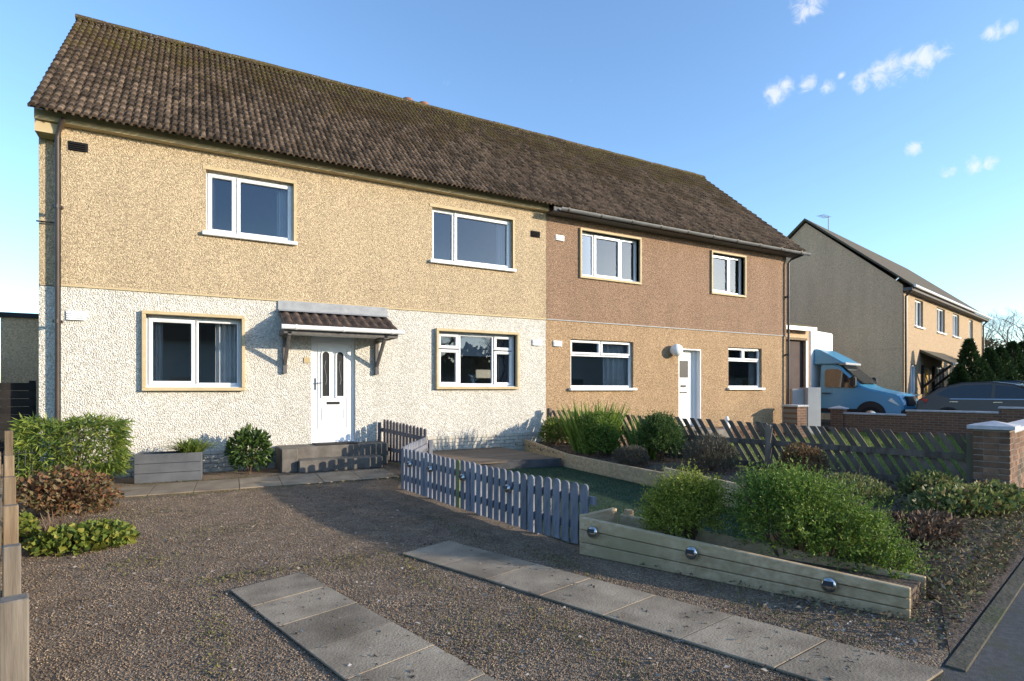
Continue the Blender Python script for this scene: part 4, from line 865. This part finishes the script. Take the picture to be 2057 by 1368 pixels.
brick_box(fw_,0,2.3,0,.215,0,.84)
b = MB(); b.box(2.3,12.0,0,.215,0,.84); b.build('far_brickwork','brick',fw_)
b = MB(); b.box(0,12.0,-.04,.255,.84,.90); b.build('coping','coping',fw_,bevel=.01)
def brickmat():
    m = mat('brickwork',(.17,.085,.052),.9,(.28,.15,.09),7); t = m.node_tree; b = t.nodes['Principled BSDF']; tcn = N(t,'ShaderNodeTexCoord'); mpn = N(t,'ShaderNodeMapping'); mpn.inputs['Rotation'].default_value = (R(90),0,0); br_ = N(t,'ShaderNodeTexBrick')
    br_.inputs['Scale'].default_value = 1; br_.inputs['Brick Width'].default_value = .225; br_.inputs['Row Height'].default_value = .075; br_.inputs['Mortar Size'].default_value = .008
    br_.inputs['Color1'].default_value = (.22,.11,.065,1); br_.inputs['Color2'].default_value = (.15,.075,.05,1); br_.inputs['Mortar'].default_value = (.24,.20,.16,1)
    t.links.new(tcn.outputs['Object'],mpn.inputs[0]); t.links.new(mpn.outputs[0],br_.inputs[0]); t.links.new(br_.outputs[0],b.inputs['Base Color'])
brickmat()
nw = thing('drive_wall','low stepped brick wall with white coping in front of the parked vehicles','wall',(18.79,11.39,0),A_ST-R(90))
for i, (x0, x1, h) in enumerate(((.25,2.0,.58),(2.0,4.2,.72),(4.2,9.0,.86))):
    b = MB(); b.box(x0+.001,x1-.001,0,.22,-.02,h); b.build('brick_panel','brickwork',nw)
    b = MB(); b.box(x0-.02,x1,-.04,.26,h,h+.055); b.build('coping','coping',nw,bevel=.008)
b = MB(); b.box(-.15,.24,-.07,.29,-.02,.74); b.build('end_pier','brickwork',nw)
b = MB(); b.box(-.2,.29,-.12,.34,.74,.78); b.add([(-.2,-.12,.78),(.29,-.12,.78),(.29,.34,.78),(-.2,.34,.78),(.045,.11,.85)],[(0,1,4),(1,2,4),(2,3,4),(3,0,4)]); b.build('cap','coping',nw)
p2 = thing('brick_pier','short brick pier with flat white cap at the brown house corner','pier',(15.25,10.45,0))
b = MB(); b.box(-.22,.22,-.22,.22,0,.90); b.build('brick_panel','brickwork',p2)
b = MB(); b.box(-.26,.26,-.26,.26,.90,.955); b.build('cap','coping',p2,bevel=.01)
gb = thing('storage_box','tall pale grey utility box standing between the two brick piers','box',(16.80,11.0,0),R(-24))
b = MB(); b.box(-.22,.22,-.2,.25,0,1.46); b.build('cabinet','grey_box',gb,bevel=.01)
b = MB(); b.box(-.21,.21,-.215,-.2,.04,1.43); b.build('cabinet_door','grey_box',gb,bevel=.006)
b = MB(); b.box(-.62,-.23,-.05,.3,0,1.42); b.build('side_cabinet','grey_box',gb,bevel=.01)
gn = thing('garden_ornament','small white painted ornament standing beside the brown house doorstep','ornament',(12.55,10.6,0))
b = MB(); b.lathe([(.09,0),(.10,.1),(.07,.3),(.09,.42),(.05,.52),(.065,.6),(.03,.68)],(0,0,0),14); b.build('figure','van_white',gn,smooth=True)
b = MB(); b.lathe([(.12,0),(.12,.05)],(0,0,-.04),14); b.build('plinth','concrete',gn)
# ------------------------------------------------------------------ house across the neighbouring lawn
H2 = thing('house','far pebbledash house with shaded gable, white windows and yellow door','house',(23.93,11.85,0),A_ST)
LW, HD = 15.3, 7.2
def h2poly(m,name,vs,fs): b = MB(); b.add(vs,fs); return b.build(name,m,H2)
ups = [(1.62,2.84,3.97,5.08),(5.16,6.62,3.97,5.08),(8.2,9.58,3.97,5.08),(11.9,12.85,3.97,5.08)]; los = [(.98,1.95,1.2,2.4),(3.25,4.05,.2,2.3),(5.15,6.5,1.2,2.4),(8.5,9.9,1.2,2.4)]
b = MB(); wall_panel(b,0,LW,0,5.45,ups+los,0,.25,(0,0,0)); b.build('front_wall','h2_dash',H2)
h2poly('far_dash','gable_wall',[(0,.02,0),(0,HD,0),(0,HD,5.45),(0,HD/2,8.62),(0,.02,5.45),(LW,0,0),(LW,HD,0),(LW,HD,5.45),(LW,HD/2,8.62),(LW,0,5.45)],[(0,1,2,3,4),(5,9,8,7,6),(1,6,7,2)])
h2poly('room','room_wall',[(.1,2.2,0),(LW-.1,2.2,0),(LW-.1,2.2,5.4),(.1,2.2,5.4)],[(0,1,2,3)])
b = MB(); b.box(-.012,.0,.02,HD-.02,2.98,3.02); b.build('string_course','far_dash',H2)
s_ = (8.62-5.45)/(HD/2); b = MB()
for sg_ in (1,-1):
    f = lambda y: HD/2+sg_*(y-HD/2); b.add([(-.12,f(-.35),5.42-.35*s_+.28),(LW+.12,f(-.35),5.42-.35*s_+.28),(LW+.12,HD/2,8.80),(-.12,HD/2,8.80),(-.12,f(-.35),5.34-.35*s_+.28),(LW+.12,f(-.35),5.34-.35*s_+.28),(LW+.12,HD/2,8.70),(-.12,HD/2,8.70)],[(0,1,2,3),(7,6,5,4),(0,4,5,1),(1,5,6,2),(3,7,4,0)])
b.build('roof','far_roof',H2)
b = MB(); b.tube([(-.05,-.38,5.36),(LW+.2,-.38,5.36)],.055,8); b.build('gutter','upvc',H2)
b = MB(); b.box(-.05,LW+.05,-.30,.0,5.20,5.32); b.build('fascia','grey_timber',H2)
for x in (.06,LW-.06): b = MB(); b.tube([(x,-.3,5.3),(x,-.07,5.0),(x,-.07,0)],.045,8); b.build('downpipe','black_pipe',H2)
for (x0,x1,z0,z1) in ups+[los[0]]+los[2:]:
    b = MB(); fw = .07; b.box(x0,x1,.08,.15,z0,z0+fw); b.box(x0,x1,.08,.15,z1-fw,z1); b.box(x0,x0+fw,.08,.15,z0+fw,z1-fw); b.box(x1-fw,x1,.08,.15,z0+fw,z1-fw); b.box((x0+x1)/2-.04,(x0+x1)/2+.04,.075,.15,z0+fw,z1-fw); b.box(x0-.06,x1+.06,-.07,.08,z0-.06,z0)
    w = b.build('window','upvc',H2); g = MB(); g.add([(x0,.12,z0),(x1,.12,z0),(x1,.12,z1),(x0,.12,z1)],[(0,1,2,3)]); g.build('pane','glass',w)
    n = 10; V = [(x0+(x1-x0)*.45*i/n,.25+.03*(i%2),z) for i in range(n+1) for z in (z0,z1)]; c = MB(); c.add(V,[(2*i,2*i+2,2*i+3,2*i+1) for i in range(n)]); c.build('curtain','curtain',w)
x0,x1,z0,z1 = los[1]; b = MB(); b.box(x0+.05,x1-.05,.08,.13,z0,z1-.05); b.build('door','yellow_door',H2); b = MB(); b.box(x0,x0+.05,.06,.14,z0,z1); b.box(x1-.05,x1,.06,.14,z0,z1); b.box(x0,x1,.06,.14,z1-.05,z1); b.build('door_frame','upvc',H2)
b = MB(); b.add([(2.3,0,3.05),(6.4,0,3.05),(6.4,-1.1,2.45),(2.3,-1.1,2.45),(2.3,0,2.95),(6.4,0,2.95),(6.4,-1.1,2.35),(2.3,-1.1,2.35)],[(0,1,2,3),(7,6,5,4),(3,2,6,7),(0,3,7,4),(1,5,6,2)]); cp = b.build('canopy','far_roof',H2)
b = MB(); b.bar((2.32,-1.13,2.42),(6.4,-1.13,2.42),.05,.1); b.build('canopy_gutter','upvc',cp)
for x in (2.55,4.3): b = MB(); b.bar((x,-.03,1.45),(x,-1.0,2.36),.09,.09); b.bar((x,-.06,1.2),(x,-.06,2.4),.08,.1); b.build('bracket_strut','black_wood',cp)
b = MB(); b.tube([(2.9,HD/2+.1,8.7),(2.9,HD/2+.1,9.5)],.02,6); b.tube([(1.9,HD/2+.1,9.36),(2.95,HD/2+.1,9.44)],.014,5)
for i in range(5): b.tube([(1.95+i*.2,HD/2-.08,9.37+i*.015),(1.95+i*.2,HD/2+.28,9.37+i*.015)],.008,4)
b.build('aerial','lead',H2)
# garage between the houses
po = thing('garage','narrow garage beside the brown gable with dark door and small lean-to tiled roof','garage',(15.99,12.2,0))
b = MB(); b.box(0,.22,0,.2,0,3.42); b.box(2.42,2.56,0,.2,0,3.42); b.box(.22,2.42,0,.2,3.15,3.42); b.box(2.44,2.559,.2,3.2,0,3.42); b.build('wall','far_dash',po)
b = MB(); b.box(.22,2.42,.10,.14,0,3.15)
gd = b.build('garage_door','garage_brown',po)
b = MB(); b.box(.2,2.44,-.03,-.002,3.08,3.16); b.build('lintel','raw_wood',po)
b = MB(); b.box(2.36,2.46,-.04,-.003,0,3.07); b.build('door_jamb','white_paint',po)
b = MB(); b.add([(-.0,-.25,3.60),(2.62,-.25,3.58),(3.0,1.5,4.15),(0,1.5,4.15),(0,-.25,3.52),(2.62,-.25,3.52),(3.0,1.5,3.5),(0,1.5,3.5)],[(0,1,2,3),(7,6,5,4),(0,4,5,1),(1,5,6,2),(2,6,7,3),(3,7,4,0)]); b.build('roof','far_roof',po)
b = MB(); b.box(0,2.60,-.28,-.2,3.38,3.515); b.build('fascia','upvc',po)
# ------------------------------------------------------------------ vehicles (local x forward, y to its left)
def hull(prof, wfun, inset=0.):
    b = MB(); n = len(prof); vs = [(p[0],wfun(p[1]),p[1]) for p in prof]+[(p[0],-wfun(p[1]),p[1]) for p in prof]
    return b.add(vs,[tuple(range(n)),tuple(range(2*n-1,n-1,-1))]+[(i,n+i,n+(i+1)%n,(i+1)%n) for i in range(n)])
def side_panel(parent,name,pts,wfun,m,off,sides=(1,-1)):
    for s_ in sides:
        b = MB(); b.add([(p[0],s_*(wfun(p[1])+off),p[1]) for p in pts],[tuple(range(len(pts)))]); b.build(name,m,parent)
def wheel(parent,x,y,r,w):
    b = MB(); b.lathe([(r*.62,0),(r*.96,.0),(r,.03),(r,w-.03),(r*.96,w),(r*.62,w)],(x,y+w/2,r),24,'y'); t = b.build('wheel','rubber',parent,smooth=True)
    s_ = 1 if y > 0 else -1
    b = MB(); b.lathe([(r*.63,-.005),(r*.60,.02),(r*.2,.035)],(0,0,0),20,'y'); b.build('rim','chrome',t,xf=Matrix.Translation((x,y+s_*w/2*.9,r))@Matrix.Rotation(0 if s_ < 0 else math.pi,4,'Z'))
VH = A_ST-R(90)
def veh(u,m,z): p = U*u + Vector((-NV.x,-NV.y,0))*m; return (p.x,p.y,z)
van = thing('box_van','light blue van cab with white box body and roof fairing parked nose to street','van',veh(23.1,-5.45,.12),VH)
VZ = lambda z: z if z < .6 else .6+(z-.6)*.86
wv = lambda z: .99 if z < 1.15 else .99-.18*(z-1.15)
prof = [(a, VZ(c)) for a, c in [(-2.62,.42),(-.05,.34),(.0,.62),(-.04,.95),(-.16,1.18),(-1.02,1.42),(-1.28,1.55),(-2.0,2.38),(-2.2,2.46),(-2.62,2.48)]]
hull(prof,wv).build('cab','van_blue',van,bevel=.05,seg=3,smooth=True)
cab = van.children[0]
side_panel(van,'side_window',[(a,VZ(c)) for a,c in [(-2.42,1.50),(-1.45,1.45),(-1.35,1.55),(-1.93,2.18),(-2.05,2.24),(-2.40,2.24),(-2.46,2.15)]],wv,'car_glass',.012)
b = MB(); b.add([(-1.26,.78,VZ(1.60)),(-1.26,-.78,VZ(1.60)),(-1.965,-.70,VZ(2.36)),(-1.965,.70,VZ(2.36))],[(0,1,2,3)]); q = b.build('windscreen','car_glass',van); q.location = (.045,0,.03)
b = MB(); b.bar((-1.90,-.8,2.20),(-1.90,.8,2.20),.24,.09); b.build('sun_visor','grey_box',van,bevel=.02)
side_panel(van,'lower_trim',[(-2.74,.46),(-1.30,.46),(-1.30,.60),(-2.74,.60)],wv,'van_black',.01)
b = MB(); b.box(-.12,.07,-.98,.98,.34,.62); b.build('bumper','van_black',van,bevel=.04,seg=2)
b = MB(); b.box(-.10,.02,-.5,.5,.72,1.05); b.build('grille','van_black',van,bevel=.02)
for s_ in (1,-1):
    b = MB(); b.add([(-.44,s_*.998,.90),(-.12,s_*.985,.74),(.0,s_*.80,.76),(-.02,s_*.66,.86),(-.12,s_*.72,.95),(-.36,s_*.99,.99)],[(0,1,2,3,4,5)]); b.build('headlight','clear_lens',van).location = (.012,s_*.012,0)
    b = MB(); b.box(-1.52,-1.36,s_*1.0-.0 if s_ > 0 else -1.24,1.24 if s_ > 0 else -1.0,1.38,1.72); b.build('wing_mirror','van_black',van,bevel=.03,seg=2)
    b = MB(); b.box(-2.5,-2.22,s_*1.0-.02,s_*1.0+.02,1.12,1.16); b.build('door_handle','van_black',van)
    b = MB(); ar = [(-.95+.46*math.cos(a),.42+.46*math.sin(a)) for a in [math.pi*i/12 for i in range(13)]]; b.add([(p[0],s_*1.003,p[1]) for p in ar],[tuple(range(13))]); b.build('wheel_arch','van_black',van)
for x in (-.95,-4.6):
    for s_ in (1,-1): wheel(van,x,s_*.90,.35,.22)
b = MB(); b.box(-6.6,-2.85,-1.08,1.08,.75,3.46); b.build('box_body','van_white',van,bevel=.03,seg=2)
hull([(-2.84,2.2),(-1.80,2.2),(-2.1,2.40),(-2.66,2.74),(-2.84,2.78)],lambda z: .90-.14*(z-2.1)).build('roof_fairing','van_blue',van,bevel=.03,seg=2,smooth=True)
b = MB(); b.box(-6.5,-2.5,-.5,.5,.45,.74); b.build('chassis','van_black',van)
def hatchback(label,loc,paint):
    c = thing('parked_car',label,'car',loc,VH); wf = lambda z: .90-.0*(z) if z < .92 else .90-.42*(z-.92)
    pr_ = [(-4.30,.30),(0,.28),(.05,.5),(.0,.68),(-.5,.84),(-1.05,.94),(-1.95,1.40),(-2.5,1.485),(-3.2,1.46),(-3.75,1.30),(-4.15,.98),(-4.32,.90),(-4.36,.55)]
    hull(pr_,wf).build('body',paint,c,bevel=.045,seg=3,smooth=True)
    side_panel(c,'side_window',[(-1.33,.97),(-2.38,.95),(-2.38,1.37),(-1.98,1.34),(-1.6,1.18)],wf,'car_glass',.012); side_panel(c,'side_window',[(-2.46,.95),(-3.45,.97),(-3.80,1.08),(-3.55,1.28),(-3.1,1.37),(-2.46,1.39)],wf,'car_glass',.012)
    b = MB(); b.add([(-1.10,.74,.99),(-1.10,-.74,.99),(-1.93,-.66,1.42),(-1.93,.66,1.42)],[(0,1,2,3)]); b.build('windscreen','car_glass',c).location = (.02,0,.03)
    b = MB(); b.add([(-4.12,.68,1.05),(-4.12,-.68,1.05),(-3.76,-.64,1.33),(-3.76,.64,1.33)],[(0,1,2,3)]); b.build('rear_window','car_glass',c).location = (-.03,0,.02)
    for s_ in (1,-1):
        b = MB(); b.add([(-4.34,s_*.62,.88),(-4.36,s_*.62,.70),(-4.36,s_*.89,.70),(-4.05,s_*.905,.82),(-4.0,s_*.905,.93),(-4.2,s_*.88,.95)],[(0,1,2,3,4,5)]); b.build('tail_light','red_lens',c).location = (-.012,s_*.012,0)
        for x in (-2.30,-3.35): b = MB(); b.box(x-.11,x+.11,s_*.905-.014,s_*.905+.014,.84,.87); b.build('door_handle','chrome',c,bevel=.006)
        b = MB(); b.box(-1.50,-1.34,.90 if s_ > 0 else -1.08,1.08 if s_ > 0 else -.90,.93,1.06); b.build('wing_mirror',paint,c,bevel=.03,seg=2)
        side_panel(c,'window_trim',[(-1.25,.945),(-3.45,.935),(-3.45,.955),(-1.25,.965)],wf,'chrome',.014,(s_,))
        for x in (-.85,-3.5): b = MB(); ar = [(x+.37*math.cos(a),.32+.37*math.sin(a)) for a in [math.pi*i/12 for i in range(13)]]; b.add([(p[0],s_*.905,p[1]) for p in ar],[tuple(range(13))]); b.build('wheel_arch','van_black',c); wheel(c,x,s_*.82,.32,.19)
    return c
hatchback('brown hatchback car parked behind the stepped brick wall with red tail light showing',veh(22.95,-.75,.16),'car_brown')
hatchback('dark blue car parked beyond the brown hatchback, only its roof showing',veh(26.2,-.6,.22),'car_dark')
# ------------------------------------------------------------------ trees
def conifer(label,loc,h,r,n):
    t = thing('conifer',label,'tree',loc,0,'conifers by the far drive'); z = nr.random(n)**1.3; a = nr.random(n)*6.283; k_ = nr.random(16)*6.28
    prof = (1-z)**.75*(.85+.25*np.sin(a*3+k_[0])*np.sin(z*9+k_[1])); rr = r*prof*(.55+.45*nr.random(n)**.4)
    C = np.stack([np.cos(a)*rr,np.sin(a)*rr,.1+z*(h-.1)],1); Dv = np.stack([np.cos(a),np.sin(a),np.full(n,.9)],1)+nr.normal(size=(n,3))*.4; l_ = nr.uniform(.09,.2,n)
    V,F = leaves(C,Dv,l_,l_*.35); soup('crown',V,F,'leaf_conifer',t); b = MB(); b.tube([(0,0,-.05),(0,0,h*.85)],[.09,.02],7); b.build('trunk','bark',t)
CONI = ['dark conifer bush tucked under the far house canopy','pointed dark green conifer, its tip against the far house wall','low conifer in the gap beside the pointed one','tall dark conifer at the end of the far house wall','broad conifer in front of the bare trees','dense conifer standing above the dark blue car roof','outermost conifer of the row beyond the dark blue car']
for i,(x,y,h,r) in enumerate(((26.1,10.9,2.2,.75),(26.6,10.8,3.25,.85),(28.5,11.2,2.6,1.0),(29.9,11.4,3.05,1.0),(31.2,11.5,3.15,1.1),(32.4,11.5,3.45,1.15),(33.8,11.6,3.5,1.2))):
    conifer(CONI[i],(x,y,.05),h,r,6500)
def bare_tree(label,loc,h,seed,spread=.62,depth=6,cat='tree',r0=.16,group=None):
    t = thing('bare_tree',label,cat,loc,0,group); rg = random.Random(seed); tr = MB(); cr = MB()
    def grow(p,d,ln,r,lev):
        q = p+d*ln*.5+Vector((rg.uniform(-1,1),rg.uniform(-1,1),rg.uniform(-.3,.6)))*ln*.06; e = p+d*ln
        (tr if lev < 2 else cr).tube([p,q,e],[r,r*.85,r*.68],7 if lev < 2 else (5 if lev < 4 else 3),cap=False)
        if lev >= depth: return
        for k_ in range(rg.choice((2,3,3)) if lev < depth-1 else 3):
            ax = Vector((rg.uniform(-1,1),rg.uniform(-1,1),rg.uniform(-.35,.55))).normalized(); nd = (d*(1-spread*.45)+ax*spread*rg.uniform(.7,1.2)).normalized(); nd.z = nd.z*.85+.12
            grow(e if k_ else q.lerp(e,.6),nd.normalized(),ln*rg.uniform(.66,.84),r*rg.uniform(.5,.68),lev+1)
    grow(Vector((0,0,-.1)),Vector((0,0,1)),h*.24,r0,0); tr.build('trunk','bark',t,smooth=True); cr.build('crown','twig',t); return t
bare_tree('bare winter tree with fine twigs rising behind the far conifers',(52.9,18.6,0),10.5,5,depth=7)
bare_tree('leafless tree standing further along beyond the far conifers',(47.5,15.2,0),8.5,9,depth=7)
def round_tree(label,loc,r,n,m,zc):
    t = thing('hedge_tree',label,'tree',loc); C,dr = ball_pts(n,(0,0,zc),r,.4,.3); C[:,2] = np.maximum(C[:,2],.05); l_ = nr.uniform(.1,.22,n); V,F = leaves(C,dr+nr.normal(size=(n,3))*.7,l_,l_*.6); soup('crown',V,F,m,t); b = MB(); b.tube([(0,0,-.1),(.1,0,zc)],[.2,.08],7); b.build('trunk','bark',t)
round_tree('olive brown bushy tree behind the end of the far house',(50.5,20.5,0),(3.0,3.0,2.9),9000,'leaf_far',3.2)
round_tree('low brown hedge tree in the distance along the street',(66,22,0),(5,5,2.6),8000,'leaf_far',2.4)
# ------------------------------------------------------------------ across the street, behind the camera (unseen, added for pane reflections and foreground shade)
def terrace(label,u0,u1,n0,rz_,ez,dep=7.0):
    t = thing('opposite_house',label,'house',st(u0,n0),A_ST); w = u1-u0; b = MB(); hs = [(x,x+1.3,z,z+1.2) for x in np.arange(1.2,w-2,3.4) for z in (1.0,)]
    hs = [(float(a),float(b_),c,d_) for a,b_,c,d_ in hs]; wall_panel(b,0,w,0,ez,hs,dep,-.25,(0,0,0)); b.build('front_wall','white_dash',t)
    b = MB(); b.add([(0,0,0),(0,dep,0),(0,dep,ez),(0,dep/2,rz_-.1),(0,0,ez),(w,0,0),(w,dep,0),(w,dep,ez),(w,dep/2,rz_-.1),(w,0,ez)],[(0,1,2,3,4),(5,9,8,7,6),(0,4,9,5)]); b.build('gable_wall','white_dash',t)
    b = MB(); b.add([(-.2,-.35,ez-.2),(w+.2,-.35,ez-.2),(w+.2,dep/2,rz_),(-.2,dep/2,rz_),(w+.2,dep+.35,ez-.2),(-.2,dep+.35,ez-.2)],[(0,1,2,3),(3,2,4,5)]); b.build('roof','far_roof',t)
    for (x0,x1,z0,z1) in hs: b = MB(); b.box(x0,x1,dep-.1,dep-.05,z0,z1); b.build('window','car_glass',t)
terrace('white rendered house across the street with brown tiled roof',17.5,31.0,-27.4,6.9,4.6)  # invented house, ridge height set by where its shadow should end
terrace('low bungalow further along across the street',34,47,-27.4,5.0,2.7)  # bungalows added to cover the bright low sky mirrored in the panes
terrace('pale bungalow at the bend of the street',50,66,-25.4,5.0,2.7)
terrace('second white rendered house further along across the street',-14.,6.0,-27.4,7.6,4.8)
bare_tree('tall bare tree across the street mirrored in the upper panes',(21.5,-24.0,0),14,21,depth=7,r0=.24)
bare_tree('spreading bare tree at the far side of the street mirrored in the brown house panes',(43.0,-15.5,0),13,33,depth=7,r0=.22)

n = 26000; a = nr.uniform(R(-168), R(12), n); rr = nr.uniform(72, 84, n); hh = 6.0 + 2.0*np.sin(a*23) + 1.5*np.sin(a*57+1)  # out-of-view tree belt added to hide the low sky from the panes
C = np.stack([np.cos(a)*rr, np.sin(a)*rr - 4, nr.random(n)**.8*hh], 1); l_ = nr.uniform(.8, 1.9, n)
V, F = leaves(C, nr.normal(size=(n,3)), l_, l_*.7); tag(soup('distant_wood', V, F, 'leaf_far', kind='stuff'), 'far belt of winter trees closing the view beyond the street', 'wood')

fo = thing('flower_ornament','small white flower ornament on the sill behind the ground floor blind','ornament',(5.32,D+.27,1.50))
b = MB(); b.lathe([(.04,-.04),(.05,.0),(.035,.06),(.02,.08)],(0,0,0),10); b.build('vase','upvc',fo,smooth=True)
b = MB()
for i in range(26):
    a = rng.uniform(0,6.28); r_ = rng.uniform(.02,.11); z = rng.uniform(.11,.22); b.lathe([(.004,-.01),(.016,0),(.004,.012)],(math.cos(a)*r_,math.sin(a)*r_*.5,z),6); b.tube([(0,0,.05),(math.cos(a)*r_,math.sin(a)*r_*.5,z)],.0025,3)
b.build('flowers','upvc',fo)
b = MB(); b.box(-.09,.09,-.01,.01,-.02,.24); tag(b.build('red_card','red_lens',None,xf=T(13.30,D+.21,1.52)),'small red card standing inside the small ground floor window','card')

for i, (x, y, h, sd) in enumerate(((26.5,-17.5,8.6,41),(21.8,-18.8,8.2,52),(30.6,-16.2,8.8,63))):  # unseen trees added so their twigs half-shade the foreground
    bare_tree(['bare garden tree across the street in front of the white house','smaller bare tree beside the opposite garden path','wide bare tree at the end of the opposite white house'][i],(x,y,0),h,sd,depth=7,r0=.17)
n = 9000; t_ = nr.random(n); w_ = nr.random(n); A0 = np.array([4.35,2.0]); A1 = np.array([5.3,3.4]); B0 = np.array(st(8.9,.8)[:2]); B1 = np.array([8.6,3.4]); E0 = np.array(st(4.3,.75)[:2])
P = ((1-t_)*(1-w_))[:,None]*E0 + (t_*(1-w_))[:,None]*B0 + ((1-t_)*w_)[:,None]*A1 + (t_*w_)[:,None]*B1
C = np.concatenate([P, np.full((n,1),.05)],1); C[:,2] += nr.random(n)*.10; d = nr.normal(size=(n,3)); d[:,2] = np.abs(d[:,2])*.8; l_ = nr.uniform(.02,.06,n)
V,F = leaves(C,d,l_,l_*.4); tag(soup('ground_cover',V,F,'leaf_cover',kind='stuff'),'tangle of small brown and green leaves covering the corner bed','ground cover')

# moss, weeds and leaves gathered on the drive, along the slabs and under the fence
MP = [(.15,6.4,.5,.3),(-.35,5.5,.35,.25),(.35,4.75,.4,.12),(1.1,4.7,.35,.2),(1.5,4.2,.12,.6),(.75,3.4,.08,.9),(.1,3.6,.1,.8),(2.3,5.4,.12,1.3),(2.6,3.9,.12,.5),(3.2,2.3,.15,.7),(1.4,3.0,.3,.4),(-.6,7.6,.5,.5),(1.8,8.75,.9,.08),(.2,8.75,.9,.08),(.2,10.0,1.0,.08),(1.9,2.6,.1,.8)]
Cs = [np.stack([nr.normal(x,sx*.6,420),nr.normal(y,sy*.6,420),np.full(420,.006)],1) for x,y,sx,sy in MP]; C = np.concatenate(Cs); d = nr.normal(size=(len(C),3)); d[:,2] = np.abs(d[:,2])*.9; l_ = nr.uniform(.008,.026,len(C))
leafmat('moss_leaf', [(.06,.07,.02),(.11,.12,.03),(.17,.17,.05),(.12,.085,.045),(.20,.15,.09)], .9, .1)
V,F = leaves(C,d,l_,l_*.45); tag(soup('drive_moss',V,F,'moss_leaf',kind='stuff'),'patches of moss, tiny weeds and leaf scraps on the gravel and slab edges','moss')
